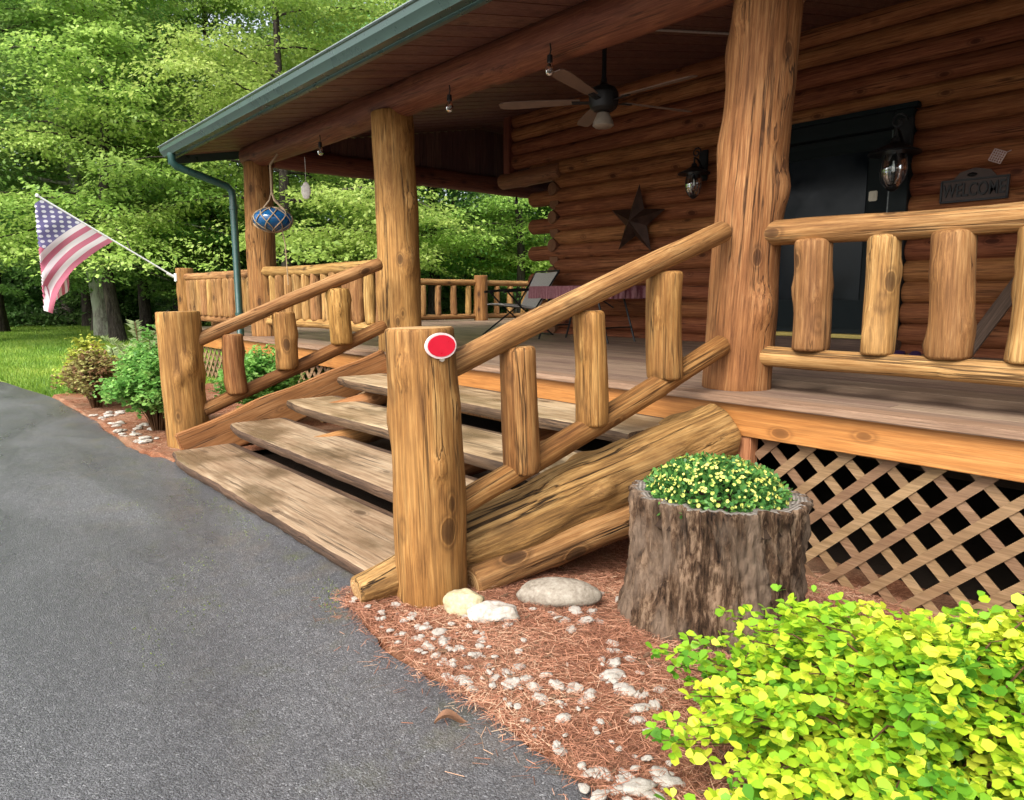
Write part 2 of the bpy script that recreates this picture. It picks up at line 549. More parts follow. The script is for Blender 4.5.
def fabric(name, a, b, sc=60):
    t = NT(name)
    co = t.coord()
    w = t.n('ShaderNodeTexWave', i_Scale=sc * .35, i_Distortion=1.0)
    t.l(co, w.inputs['Vector'])
    f = t.noise(co, sc, 4, .7)
    c = t.mix(t.ramp(t.math('ADD', t.math('MULTIPLY', w.outputs['Fac'], .5), t.math('MULTIPLY', f, .5)), [(.3, 0), (.7, 1)]), a, b)
    return t.fin(c, .9, t.bump(w.outputs['Fac'], .002, .6), .15)


F_GREY = fabric('grey_sling', (.30, .28, .25), (.56, .53, .49), 60)
F_MAROON = fabric('maroon_weave', (.14, .04, .05), (.34, .17, .18), 40)


def flag_mat():
    t = NT('flag_cloth')
    uv = t.n('ShaderNodeUVMap').outputs[0]
    sep = t.n('ShaderNodeSeparateXYZ')
    t.l(uv, sep.inputs[0])
    u, v = sep.outputs[0], sep.outputs[1]
    st = t.math('LESS_THAN', t.math('MODULO', t.math('FLOOR', t.math('MULTIPLY', v, 13.0)), 2.0), .5)
    c = t.mix(st, (.76, .68, .70), (.56, .17, .24))
    canton = t.math('MULTIPLY', t.math('LESS_THAN', u, .42), t.math('GREATER_THAN', v, 6 / 13))
    # staggered rows of stars
    cu = t.math('MULTIPLY', u, 11 / .42)
    cv = t.math('MULTIPLY', t.math('SUBTRACT', v, 6 / 13), 9 / (7 / 13))
    par = t.math('MODULO', t.math('ADD', t.math('FLOOR', cu), t.math('FLOOR', cv)), 2.0)
    du = t.math('SUBTRACT', t.math('FRACT', cu), .5)
    dv = t.math('SUBTRACT', t.math('FRACT', cv), .5)
    dd = t.math('ADD', t.math('MULTIPLY', du, du), t.math('MULTIPLY', dv, dv))
    star = t.math('MULTIPLY', t.math('LESS_THAN', dd, .17), t.math('LESS_THAN', par, .5))
    blue = t.mix(star, (.17, .15, .30), (.74, .72, .76))
    c = t.mix(canton, c, blue)
    t.fin(c, .8, None, .2)
    tr = t.n('ShaderNodeBsdfTranslucent')
    t.l(c, tr.inputs['Color'])
    mx = t.n('ShaderNodeMixShader')
    mx.inputs[0].default_value = .35
    t.l(t.bsdf.outputs[0], mx.inputs[1])
    t.l(tr.outputs[0], mx.inputs[2])
    t.l(mx.outputs[0], t.out.inputs['Surface'])
    return t.m


M_FLAG = flag_mat()


# ------------------------------------------------------------------ leaves in numpy
def quads_mesh(name, P, T, S, L, W, mat, tone, shape='rhomb', cup=0.0):
    """leaf blades: P base (N,3), T direction, S side (unit), L length, W width"""
    N = len(P)
    L = np.broadcast_to(L, (N,))[:, None]
    W = np.broadcast_to(W, (N,))[:, None]
    nn = np.cross(T, S)
    if shape == 'rhomb':
        off = [(0, 0, 0), (.45, .5, cup), (1, 0, 0), (.45, -.5, cup)]
    elif shape == 'round':
        off = [(0, 0, 0), (.42, .42, cup), (.78, .46, cup), (1, 0, .3 * cup), (.78, -.46, cup), (.42, -.42, cup)]
    elif shape == 'strip':
        off = [(0, .5, 0), (1, .5, 0), (1, -.5, 0), (0, -.5, 0)]
    elif shape == 'blade':
        off = [(0, .5, 0), (1, 0, 0), (0, -.5, 0)]
    k = len(off)
    V = np.stack([P + T * L * a + S * W * b + nn * L * c for a, b, c in off], 1).reshape(-1, 3)
    me = bpy.data.meshes.new(name)
    me.vertices.add(N * k)
    me.vertices.foreach_set('co', V.astype(np.float32).ravel())
    me.loops.add(N * k)
    me.loops.foreach_set('vertex_index', np.arange(N * k, dtype=np.int32))
    me.polygons.add(N)
    me.polygons.foreach_set('loop_start', np.arange(0, N * k, k, dtype=np.int32))
    at = me.attributes.new('tone', 'FLOAT', 'FACE')
    at.data.foreach_set('value', np.clip(tone, 0, 1).astype(np.float32))
    me.materials.append(mat)
    me.update()
    me.validate()
    return me


def unit(a):
    return a / np.maximum(np.linalg.norm(a, axis=1, keepdims=True), 1e-9)


def rand_dirs(n, rng):
    return unit(rng.normal(size=(n, 3)))


def mesh_obj(name, me, parent=None, M=None):
    return put(bpy.data.objects.new(name, me), parent, M)


# ------------------------------------------------------------------ ground
def sstep(a, b, x):
    t = min(1, max(0, (x - a) / (b - a)))
    return t * t * (3 - 2 * t)


EDGE_PTS = [(-60, .2), (-30, .3), (-20, .55), (-12.8, 1.0), (-10.26, 1.33), (-8.06, 1.36), (-6.2, 1.34), (-5.85, 1.41), (-5.6, 1.43), (-2.75, 1.36), (-2.5, 1.26),
            (-2.3, 1.23), (-1.7, 1.215), (-1.1, 1.225), (4, 1.35), (30, 1.5)]


def edge_y(x):
    for (x0, y0), (x1, y1) in zip(EDGE_PTS[:-1], EDGE_PTS[1:]):
        if x0 <= x <= x1:
            return y0 + (y1 - y0) * (x - x0) / (x1 - x0)
    return 1.0


def bed_z(x, y):
    drop = -.27 * sstep(1.55, 3.5, y) * sstep(-2.9, -2.0, x)
    return drop + .018 * noise.noise((x * 1.7, y * 1.7, 3)) + .012 * noise.noise((x * 6, y * 6, 3)) + .012


def ground_z(x, y):
    base = -.05
    if y < edge_y(x) + .4: base = -.09
    if -3.5 < x < 8 and 1 < y < 9: base -= .3 * sstep(1.2, 3.0, y) * sstep(-3.4, -2.6, x)
    return base


bm = bmesh.new()
xs = sorted(set([-400, -250, -150, -100, -70] + [-50 + .8 * i for i in range(75)] + [12, 20, 40, 100, 300]))
ys = sorted(set([-300, -150, -60, -30, -12, -5] + [-1 + .5 * i for i in range(52)] + [28, 35, 45, 60, 100, 200, 400]))
grid = [[bm.verts.new((x, y, ground_z(x, y))) for y in ys] for x in xs]
for i in range(len(xs) - 1):
    for j in range(len(ys) - 1):
        bm.faces.new((grid[i][j], grid[i + 1][j], grid[i + 1][j + 1], grid[i][j + 1]))
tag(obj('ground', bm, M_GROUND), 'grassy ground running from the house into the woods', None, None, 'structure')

bm = bmesh.new()
rows = []
x = -60.0
while x < 14:
    e = edge_y(x) + .012 * noise.noise((x * 21, 4, 0)) + (.35 * sstep(-5.9, -5.7, x) * (1 - sstep(-2.75, -2.6, x))) + .045 * noise.noise((x * 2.2, 7, 0)) + .022 * noise.noise((x * 9, 1, 0))
    tilt = .0
    col = [(x, e + .02, -.07), (x, e, -.008), (x, e - .04, 0), (x, e - .5, .002), (x, e - 2, .0), (x, e - 6, -.01), (x, -30, -.05)]
    rows.append([bm.verts.new(p) for p in col])
    x += .06 if -7 < x < 1 else .5
for a, b in zip(rows[:-1], rows[1:]):
    for k in range(len(a) - 1):
        bm.faces.new((a[k], a[k + 1], b[k + 1], b[k]))
bmesh.ops.recalc_face_normals(bm, faces=bm.faces)
tag(obj('driveway', bm, M_ASPHALT), 'dark damp asphalt driveway in front of the log steps', None, None, 'structure')


def bed(name, x0, x1, y1, label, mat=M_MULCH, st=.06):
    bm = bmesh.new()
    nx = int((x1 - x0) / st)
    cols = []
    for i in range(nx + 1):
        x = x0 + (x1 - x0) * i / nx
        e = edge_y(x) - .03
        ny = 34
        cols.append([bm.verts.new((x, e + (y1 - e) * j / ny, (bed_z(x, e + (y1 - e) * j / ny) if j else -.06))) for j in range(ny + 1)])
    for a, b in zip(cols[:-1], cols[1:]):
        for k in range(len(a) - 1):
            bm.faces.new((a[k], b[k], b[k + 1], a[k + 1]))
    tag(obj(name, bm, mat), label, None, None, 'structure')


bed('mulch_bed', -2.62, 3.2, 3.9, 'reddish mulch bed beside the driveway with white stones')
bed('side_bed', -10.4, -5.6, 3.5, 'planting bed left of the steps')

# pine needles strewn over the mulch
def needles(name, x0, x1, y1, N, label, tone_off=0.0):
    rng = np.random.default_rng(5)
    X = rng.uniform(x0, x1, N)
    Y = np.array([edge_y(a) - .015 for a in X]) + rng.uniform(0, 1, N) ** 1.1 * (y1 - 1.15)
    ne = N // 300                      # a few have blown onto the asphalt
    Y[:ne] = np.array([edge_y(a) for a in X[:ne]]) - np.abs(rng.normal(0, .07, ne))
    Z = np.array([bed_z(a, b) for a, b in zip(X, Y)]) + rng.uniform(.0, .014, N)
    Z[:ne] = .004
    P = np.stack([X, Y, Z], 1)
    a = rng.uniform(0, 2 * np.pi, N)
    T = unit(np.stack([np.cos(a), np.sin(a), rng.normal(0, .10, N)], 1))
    S = unit(np.cross(T, np.array([0, 0, 1.0]) + rng.normal(0, .4, (N, 3))))
    patch = np.array([noise.noise((p[0] * 2.3, p[1] * 2.3, 9)) for p in P])
    tone = rng.uniform(0, .9, N) + .28 * patch + tone_off
    me = quads_mesh(name, P, T, S, rng.uniform(.022, .06, N), rng.uniform(.0010, .0020, N), L_NEEDLE, tone, 'strip')
    tag(mesh_obj(name, me), label, None, None, 'stuff')


needles('pine_needles', -2.62, .5, 3.6, 120000, 'reddish brown pine needles covering the mulch bed')
needles('dry_needles', -9.8, -6.0, 2.6, 14000, 'dry needles under the shrubs left of the steps', .15)

# lawn blades
N = 120000
X = -9.5 - 27 * RNG.uniform(0, 1, N) ** 1.2
Y = np.array([edge_y(a) for a in X]) + .1 + RNG.uniform(0, 1, N) ** 1.3 * 9
keep = ~((X > -10.2) & (Y < 3.4))
X, Y = X[keep], Y[keep]
N = len(X)
P = np.stack([X, Y, np.full(N, -.052)], 1)
T = unit(np.stack([RNG.normal(0, .35, N), RNG.normal(0, .35, N), np.ones(N)], 1))
S = unit(np.cross(T, rand_dirs(N, RNG)))
patch = np.array([noise.noise((p[0] * .5, p[1] * .9, 2)) for p in P])
me = quads_mesh('lawn_grass', P, T, S, RNG.uniform(.05, .11, N), RNG.uniform(.012, .024, N), L_GRASS, RNG.uniform(.05, .8, N) + patch * .5, 'blade')
tag(mesh_obj('lawn_grass', me), 'short lawn grass between driveway and woods', None, None, 'stuff')

# moss tufts and dry bits on the asphalt along the bottom tread
N = 1500
cx = RNG.uniform(-5.9, -2.5, 38)
c_i = RNG.integers(0, 38, N)
X = cx[c_i] + RNG.normal(0, .07, N)
cy = RNG.uniform(0, 1, 38) ** 2 * .75
Y = np.array([edge_y(a) for a in X]) - .02 - np.abs(cy[c_i] + RNG.normal(0, .05, N))
P = np.stack([X, Y, np.full(N, .0)], 1)
T = unit(np.stack([RNG.normal(0, 1, N), RNG.normal(0, 1, N), RNG.uniform(.2, 1, N)], 1))
S = unit(np.cross(T, rand_dirs(N, RNG)))
me = quads_mesh('moss', P, T, S, RNG.uniform(.004, .011, N), RNG.uniform(.003, .006, N), L_MOSS, RNG.uniform(0, 1, N), 'rhomb')
tag(mesh_obj('moss', me), 'thin moss growing on the asphalt before the steps', None, None, 'stuff')


# ------------------------------------------------------------------ log house with porch
PY = 3.87          # line of posts and railings
DZ = .69           # deck height
WY = 7.55          # face line of the log wall
house = thing('log_house', 'log cabin with a deep covered porch, green gutter and dark door', 'house', (-5, PY, 0))


def tone_attr(me, vals):
    at = me.attributes.new('tone', 'FLOAT', 'POINT')
    at.data.foreach_set('value', vals)


def course_logs(name, rows, mats, parent):
    """rows: list of (A, B, r). Rounded wall logs in one mesh, each with its own tone"""
    bm = bmesh.new()
    tones = []
    for A, B, r in rows:
        A, B = Vector(A), Vector(B)
        d = (B - A)
        n = max(3, int(d.length / .25))
        n0 = len(bm.verts)
        pts = []
        rs = []
        sd = random.uniform(0, 99)
        for i in range(n + 1):
            p = A + d * i / n
            rr = r * (1 + .035 * noise.noise((i * .35 + sd, sd, 0)))
            rs.append(rr)
            pts.append(p + Vector((0, .006 * noise.noise((i * .5, sd, 3)), .006 * noise.noise((i * .5, sd, 8)))))
        # softened ends
        e = d.normalized() * .03
        pts = [pts[0], pts[0] + e] + pts[1:-1] + [pts[-1] - e, pts[-1]]
        rs = [rs[0] * .84, rs[0]] + rs[1:-1] + [rs[-1], rs[-1] * .84]
        rings = tube(bm, pts, rs, 16, cap=False)
        for ring, fl in ((rings[0], True), (rings[-1], False)):
            f = bm.faces.new(ring[::-1] if fl else ring)
            f.material_index = 1
        tones += [random.random()] * (len(bm.verts) - n0)
    o = obj(name, bm, mats, parent, angle=50)
    tone_attr(o.data, tones)
    return o


rows = []
CORNER = -7.72
DX0, DX1, DTOP, DSILL = -4.42, -2.80, 3.02, .86
crs, k = .205, 0
z = DZ - .02
while z < 5.0:
    ext = -8.28 if k % 2 == 0 else CORNER + .02
    if z > 3.2: ext = -8.70
    y = WY + .03
    if DSILL - .1 < z < DTOP + .04:
        rows.append(((ext, y, z), (DX0 - .0, y, z), .113))
        rows.append(((DX1, y, z), (3.6, y, z), .113))
    else:
        rows.append(((ext, y, z), (3.6, y, z), .113))
    z += crs
    k += 1
course_logs('log_wall', rows, [W_WALL, W_WALLEND], house)
rows = []
z, k = DZ - .02 + crs / 2, 0
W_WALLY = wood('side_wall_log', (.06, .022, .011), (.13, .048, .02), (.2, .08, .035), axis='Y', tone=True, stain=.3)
while z < 3.2:
    y0 = WY - .10 if k % 2 == 0 else WY - .06
    rows.append(((CORNER, y0, z), (CORNER, 13.0, z), .107))
    z += crs
    k += 1
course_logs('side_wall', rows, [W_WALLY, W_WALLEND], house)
# backing so that no light leaks between the courses
bm = bmesh.new()
box(bm, CORNER + .02, DX0 + .02, WY + .06, WY + .2, -.3, 5.2)
box(bm, DX1 - .02, 3.6, WY + .06, WY + .2, -.3, 5.2)
box(bm, DX0 + .02, DX1 - .02, WY + .06, WY + .2, DTOP + .02, 5.2)
box(bm, DX0 + .02, DX1 - .02, WY + .06, WY + .2, -.3, DSILL - .08)
box(bm, CORNER + .04, CORNER + .14, WY + .2, 13, -.3, 4.6)
box(bm, -8.68, CORNER + .02, WY + .062, WY + .2, 3.1, 5.0)
obj('wall_core', bm, plain('chinking', (.10, .05, .028), .9), house, smooth=False)
# vertical trim board where the raised wall meets the porch gable
bm = bmesh.new()
box(bm, -8.80, -8.66, WY - .13, WY + .10, 3.16, 4.6, .008)
obj('trim_board', bm, W_BEAM, house)

# ceiling boards / soffit: one plane that climbs from the gutter to the wall
SL = .20
CZ0 = 3.29        # ceiling height over the beam


def ceil_z(y): return CZ0 + SL * (y - PY)


GY = 2.95         # eave line
RX0 = -10.35
bm = bmesh.new()
tones = []
x = RX0
i = 0
while x < 3.6:
    w = .135
    for (ya, yb) in ((GY, WY + .1),):
        vs = box(bm, x, x + w - .006, ya, yb, 0, .02)
        for v in vs: v.co.z += ceil_z(v.co.y) + (.003 if i % 2 else 0)
    tones += [random.random()] * 8
    x += w
    i += 1
# ceiling of the part that wraps round the corner
x = RX0
while x < CORNER - .05:
    vs = box(bm, x, x + .129, WY + .1, 13, 0, .02)
    for v in vs: v.co.z += ceil_z(WY + .1)
    tones += [random.random()] * 8
    x += .135
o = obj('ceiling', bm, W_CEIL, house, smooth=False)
tone_attr(o.data, tones)
# roof: deck and shingles
bm = bmesh.new()
for (ya, yb) in ((GY - .06, 12.5),):
    vs = box(bm, RX0 - .04, 4.0, ya, yb, .025, .17)
    for v in vs: v.co.z += ceil_z(v.co.y)
roof = obj('roof', bm, M_SHINGLE, house, smooth=False)
bm = bmesh.new()
vs = box(bm, RX0 - .06, RX0 - .015 - .03, GY - .06, 12.5, -.10, .15)
for v in vs: v.co.z += ceil_z(v.co.y)
obj('rake_board', bm, M_GREENLIT, roof, smooth=False)
# eave fascia + gutter
ez = ceil_z(GY)
bm = bmesh.new()
box(bm, RX0 - .02, 4.0, GY - .045, GY - .002, ez - .05, ez + .14, .004)
obj('eave_fascia', bm, M_GREENLIT, house)
bm = bmesh.new()
prof = [(0, .125), (-.135, .125), (-.135, .112), (-.125, .105), (-.118, .06), (-.085, .02), (-.075, 0), (0, 0)]
inn = [(-.004, .115), (-.12, .115), (-.11, .06), (-.08, .022), (-.07, .006), (-.004, .006)]
gz = ez - .03
nseg = 28
secs = []
for s in range(nseg + 1):
    xx = RX0 - .02 + (4.0 - RX0 + .02) * s / nseg
    secs.append([bm.verts.new((xx, GY - .047 + p, gz + q + .002 * noise.noise((xx * 2, 0, 0)))) for p, q in prof])
for a, b in zip(secs[:-1], secs[1:]):
    for k in range(1, len(prof) - 1):
        bm.faces.new((a[k], b[k], b[k + 1], a[k + 1]))
bm.faces.new(secs[0])
bm.faces.new(secs[-1][::-1])
gut = obj('gutter', bm, M_GREENLIT, house, angle=25)
bm = bmesh.new()
box(bm, RX0 - .03, 4.0, GY - .19, GY - .176, gz + .118, gz + .129, .003)
obj('gutter_lip', bm, plain('gutter_rim_highlight', (.22, .27, .26), .35, 0, .5, .1), gut)  # pale colour paints the highlight running along the gutter lip
# downspout: short outlet, elbow back to the corner post, long leg
bm = bmesh.new()
dpx = -10.06
pts = [(dpx, GY - .11, gz + .01), (dpx, GY - .11, gz - .09), (dpx, GY - .06, gz - .15), (dpx, PY - .34, gz - .34), (dpx, PY - .28, gz - .40),
       (dpx, PY - .27, gz - .52), (dpx, PY - .27, .16), (dpx, PY - .34, .1)]
tube(bm, pts, .05, 10)
dsp = obj('downspout', bm, M_GREEN, house, angle=40)
bm = bmesh.new()
bm.free()
for zz in (2.45, 1.0):
    bm = bmesh.new()
    lathe(bm, [(.051, -.02), (.058, -.02), (.058, .02), (.051, .02)], 14, (dpx, PY - .27, zz))
    obj('strap', bm, M_GREEN, dsp)

# posts and beams
log('porch_post', (-2.345, PY, DZ - .01), (-2.265, PY + .03, 3.18), .205, .183, house, [W_POST, W_END], seed=3, seg=40, amp=.06, knots=9, bend=.018)
log('porch_post', (-6.28, PY + .02, DZ - .01), (-6.36, PY + .03, 3.06), .225, .205, house, [W_POST, W_END], seed=14, seg=36, amp=.05, knots=7, bend=.015)
log('porch_post', (-9.86, PY + .02, DZ - .01), (-9.88, PY + .03, 3.06), .195, .19, house, [W_POST, W_END], seed=25, seg=30, amp=.05, knots=5, bend=.012)
log('porch_beam', (-10.12, PY + .02, 3.16), (3.4, PY + .05, 3.19), .165, .175, house, [W_BEAM, W_BEAMEND], seed=31, seg=28, amp=.05, knots=24, bend=.03, step=.12)
log('porch_beam', (-9.78, PY + .2, 3.15), (-9.72, 12.8, 3.15), .15, .15, house, [W_BEAM, W_BEAMEND], seed=37, seg=24, amp=.05, knots=12, bend=.02, step=.12)
# gable end above the side beam
bm = bmesh.new()
tones = []
y = PY + .1
while y < 12:
    w = .14
    zt = min(ceil_z(y + w / 2), ceil_z(WY + .1)) - .005
    vs = box(bm, -9.80, -9.77, y, y + w - .006, 3.2, zt)
    tones += [random.random()] * 8
    y += w
o = obj('gable_boards', bm, wood('gable_board', (.075, .034, .028), (.135, .06, .046), (.18, .088, .064), axis='Z', tone=True, knots=False, stain=.3), house, smooth=False)
tone_attr(o.data, tones)
# log plate on the wall end that carries the side beam
log('plate_log', (-8.95, WY - .02, 3.07), (-7.6, WY - .02, 3.07), .12, .12, house, [W_BEAM, W_BEAMEND], seed=41, knots=2)

# deck
bm = bmesh.new()
tones = []
y = 3.60
i = 0
while y < 13:
    x0 = -13.65
    x1 = 3.6 if y < WY - .12 else CORNER - .1
    cuts = [x0] + sorted(random.uniform(x0 + 2, x1 - .6) for _ in range(3)) + [x1]
    for a, b in zip(cuts[:-1], cuts[1:]):
        if b - a < .3: continue
        n0 = len(bm.verts)
        box(bm, a + .002, b - .002, y + .003, y + .137, DZ - .038, DZ + random.uniform(-.001, .001))
        tones += [random.random()] * (len(bm.verts) - n0)
    y += .14
    i += 1
deck = obj('porch_deck', bm, W_DECK, house, smooth=False)
tone_attr(deck.data, tones)
bm = bmesh.new()
box(bm, -13.72, 3.6, 3.452, 3.599, DZ - .036, DZ + .004, .006)
obj('deck_nosing', bm, W_DECKEDGE, house)
# rim board under the nosing
bm = bmesh.new()
box(bm, -13.66, 3.6, 3.50, 3.54, DZ - .218, DZ - .039, .004)
obj('rim_board', bm, W_FASCIA, house)
bm = bmesh.new()
box(bm, -13.68, -13.64, 3.545, 13, DZ - .22, DZ - .04, .004)
obj('rim_board', bm, W_FASCIA, house)
# corner block under the big post, where the stringer log butts
W_BLOCK = wood('block_wood', (.24, .1, .035), (.40, .18, .07), (.5, .26, .11), stain=.3, knots=False)
for xa, xb, zb in ((-2.17, -2.03, -.34), (-6.36, -6.24, -.12)):
    bm = bmesh.new()
    box(bm, xa, xb, 3.512, 3.6, zb, DZ - .221, .006)
    obj('support_block', bm, W_BLOCK, house)
# joists, and a dark sheet painting the shade below the deck
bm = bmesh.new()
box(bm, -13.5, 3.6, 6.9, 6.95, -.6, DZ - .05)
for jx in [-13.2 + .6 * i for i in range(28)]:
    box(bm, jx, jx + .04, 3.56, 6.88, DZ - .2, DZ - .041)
obj('joists_shade_sheet', bm, plain('joist_wood', (.06, .035, .02), .9), house, smooth=False)


def lattice(name, x0, x1, z0, z1, parent, y=3.575, pitch=.158, w=.047):
    bm = bmesh.new()
    tones = []
    H = z1 - z0
    for s, yy in ((1, y), (-1, y + .0105)):
        c = x0 - H - .5
        while c < x1 + H + .5:
            # strip centre line: x = c + s*(z - z0)
            a = c if s > 0 else c
            za, zb = z0, z1
            xa, xb = a, a + s * H
            # clip to the panel
            lo, hi = max(x0, min(xa, xb)), min(x1, max(xa, xb))
            if hi - lo > .05:
                if s > 0: A, B = (lo, z0 + (lo - a)), (hi, z0 + (hi - a))
                else: A, B = (lo, z0 + (a - lo)), (hi, z0 + (a - hi))
                n0 = len(bm.verts)
                bar(bm, (A[0], yy, A[1]), (B[0], yy, B[1]), w, .009, up=(0, 1, 0))
                tones += [random.random()] * (len(bm.verts) - n0)
            c += pitch
    o = obj(name, bm, W_LATTICE, parent, smooth=False)
    tone_attr(o.data, tones)
    return o


lattice('lattice_panel', -2.02, 3.5, -.29, DZ - .222, house, pitch=.205, w=.047)
lattice('lattice_panel', -13.6, -6.38, -.1, DZ - .222, house, pitch=.19, w=.05)
bm = bmesh.new()
box(bm, -2.02, 3.5, 3.535, 3.57, -.40, -.268, .004)
obj('skirt_board', bm, W_FASCIA, house)
# front door with storm door, frame, sill
door = put(bpy.data.objects.new('door', mesh_from('door', (lambda b: (box(b, DX0 + .08, DX1 - .08, WY + .022, WY + .058, DSILL - .04, DTOP - .06, .004), b)[1])(bmesh.new()), M_DOOR, True, 30)), house)
bm = bmesh.new()
box(bm, DX0 - .02, DX0 + .15, WY - .12, WY + .05, DSILL - .02, DTOP, .006)
box(bm, DX1 - .15, DX1 + .02, WY - .12, WY + .05, DSILL - .02, DTOP, .006)
box(bm, DX0 + .152, DX1 - .152, WY - .118, WY + .05, DTOP - .15, DTOP + .001, .006)
box(bm, DX0 - .06, DX1 + .06, WY - .14, WY - .04, DTOP + .003, DTOP + .05, .006)
obj('door_frame', bm, M_DOOR, door)
bm = bmesh.new()
box(bm, DX0 + .30, DX1 - .42, WY + .008, WY + .018, DSILL + .35, DTOP - .32, .003)
obj('glass', bm, M_DOORGLASS, door)
bm = bmesh.new()
for a, b, c, d in ((DX0 + .2, DX1 - .2, DTOP - .31, DTOP - .21), (DX0 + .2, DX1 - .2, DSILL + .05, DSILL + .34), (DX0 + .2, DX0 + .29, DSILL + .35, DTOP - .32), (DX1 - .41, DX1 - .2, DSILL + .35, DTOP - .32)):
    box(bm, a, b, WY - .002, WY + .02, c, d, .006)
obj('storm_door', bm, plain('storm_green', (.006, .011, .012), .55, 0, .15), door)
bm = bmesh.new()
box(bm, DX1 - .185, DX1 - .151, WY - .06, WY + .0, DSILL + .05, DTOP - .16, .004)
obj('lit_trim', bm, plain('lit_trim_grey', (.10, .13, .125), .25), door)  # paler grey strip paints the highlight down the door trim
bm = bmesh.new()
box(bm, DX1 - .385, DX1 - .30, WY - .02, WY - .003, 2.20, 2.30, .008)
box(bm, DX1 - .36, DX1 - .325, WY - .028, WY - .021, 2.225, 2.275, .004)
obj('keypad_lock', bm, plain('satin_nickel', (.42, .38, .30), .4, .6), door)
bm = bmesh.new()
lathe(bm, [(0, 0), (.028, .0), (.03, .02), (.012, .03), (.012, .05), (.03, .06), (.034, .08), (.02, .1), (0, .102)], 16)
obj('handle', bm, M_BRASS, door, Matrix.Translation((DX1 - .33, WY - .002, 1.86)) @ Matrix.Rotation(R(90), 4, 'X'))
bm = bmesh.new()
box(bm, DX0 + .12, DX1 - .12, WY - .16, WY + .03, DSILL - .045, DSILL - .005, .006)
obj('threshold', bm, plain('sill_brass', (.50, .38, .10), .4, .3), door)
bm = bmesh.new()
box(bm, DX0 - .05, DX1 + .05, WY - .30, WY - .03, DZ + .002, DSILL - .047, .01)
obj('step', bm, wood('sill_wood', (.05, .026, .016), (.10, .055, .034), (.15, .09, .055), axis='X', knots=False), door)

# ------------------------------------------------------------------ staircase
TREADS = [(1.40, 1.93, .075), (1.865, 2.38, .228), (2.32, 2.84, .382), (2.82, 3.37, .537)]
stairs = thing('porch_staircase', 'wide porch stairs of thick weathered half-log treads beside the asphalt', 'stairs', (-4.2, 1.4, 0))


def tread(y0, y1, z, seed):
    rnd = random.Random(seed)
    bm = bmesh.new()
    x0, x1 = -5.70 + rnd.uniform(-.03, .05), (-2.34 if seed else -2.50)
    n = 60
    off = rnd.uniform(0, 99)
    th = .078 if seed else .075
    cols = []
    for i in range(n + 1):
        t = i / n
        x = x0 + (x1 - x0) * t
        e = .02 * noise.noise((x * 1.3 + off, 0, 0)) + .010 * noise.noise((x * 7 + off, 2, 0))
        yf = y0 + e + .055 * math.exp(-(t * n) ** 2 / 12.0)
        zt = lambda y: z + .006 * noise.noise((x * 1.6 + off, y * 4, 1)) + .0035 * noise.noise((x * 4 + off, y * 18, 5))
        lump = .018 * noise.noise((x * 3.2, off, 4)) + .008 * noise.noise((x * 13, off, 4))
        pts = [(yf + .10 + lump, z - th - .012), (yf + .022 + lump * .6, z - th * .92), (yf + .003 + lump * .3, z - th * .55), (yf + .002, z - .022), (yf + .010, z - .006), (yf + .026, zt(yf))]
        for q in range(1, 9):
            y = yf + .026 + (y1 - yf - .026) * q / 9
            pts.append((y, zt(y)))
        pts += [(y1, z - .004), (y1 + .01, z - .02), (y1, z - th)]
        cols.append([bm.verts.new((x, a, b)) for a, b in pts])
    m = len(cols[0])
    for a, b in zip(cols[:-1], cols[1:]):
        for k in range(m):
            k2 = (k + 1) % m
            f = bm.faces.new((a[k2], b[k2], b[k], a[k]))
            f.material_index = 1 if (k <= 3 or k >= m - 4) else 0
    f1 = bm.faces.new(cols[0]); f2 = bm.faces.new(cols[-1][::-1])
    f1.material_index = f2.material_index = 1
    bmesh.ops.recalc_face_normals(bm, faces=bm.faces)
    return bm


for i, (y0, y1, z) in enumerate(TREADS):
    cx, cy = -4.0, (y0 + y1) / 2
    b = tread(y0, y1, z, i)
    bmesh.ops.translate(b, verts=b.verts, vec=(-cx, -cy, -z))
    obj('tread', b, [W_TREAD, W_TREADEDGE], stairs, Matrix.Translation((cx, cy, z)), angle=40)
# the big peeled log that carries the near end of the treads
log('stringer_log', (-2.49, 1.30, .05), (-2.27, 3.50, .455), .07, .20, stairs, [W_LOG_BIG, W_END], seed=77, seg=64, amp=.17, knots=16, bend=.02, step=.025, prof=([0, .08, .22, .5, 1], [.06, .085, .155, .185, .195]))
log('side_log', (-2.28, 1.74, .03), (-2.12, 3.40, .24), .07, .105, stairs, [W_LOG_BIG, W_END], seed=79, seg=28, amp=.12, knots=4, bend=.02)
# left stringer plank and cribbing under the treads
bm = bmesh.new()
bar(bm, (0, 0, 0), (0, 0, 2.42), .075, .27, up=(0, 1, 0), bev=.01)
A, B = Vector((-5.86, 1.58, .02)), Vector((-5.86, 3.47, .60))
Mx = Matrix.Translation(A) @ (B - A).to_track_quat('Z', 'X').to_matrix().to_4x4()
bm.free()
bm = bmesh.new()
L = (B - A).length
n = 30
secs = []
for i in range(n + 1):
    t = i / n
    w = .045 + .012 * noise.noise((t * 5, 1, 1))
    h = .15 + .02 * noise.noise((t * 4, 3, 3))
    secs.append([bm.verts.new(p) for p in ((-h, -w, t * L), (-h, w, t * L), (h, w * .8, t * L), (h, -w * .8, t * L))])
for a, b in zip(secs[:-1], secs[1:]):
    for k in range(4):
        bm.faces.new((a[k], a[(k + 1) % 4], b[(k + 1) % 4], b[k]))
bm.faces.new(secs[0][::-1]); bm.faces.new(secs[-1])
bmesh.ops.recalc_face_normals(bm, faces=bm.faces)
bmesh.ops.bevel(bm, geom=[e for e in bm.edges if e.calc_face_angle(0) > .8], offset=.012, segments=2, affect='EDGES')
obj('stringer', bm, W_STRINGER, stairs, Mx)
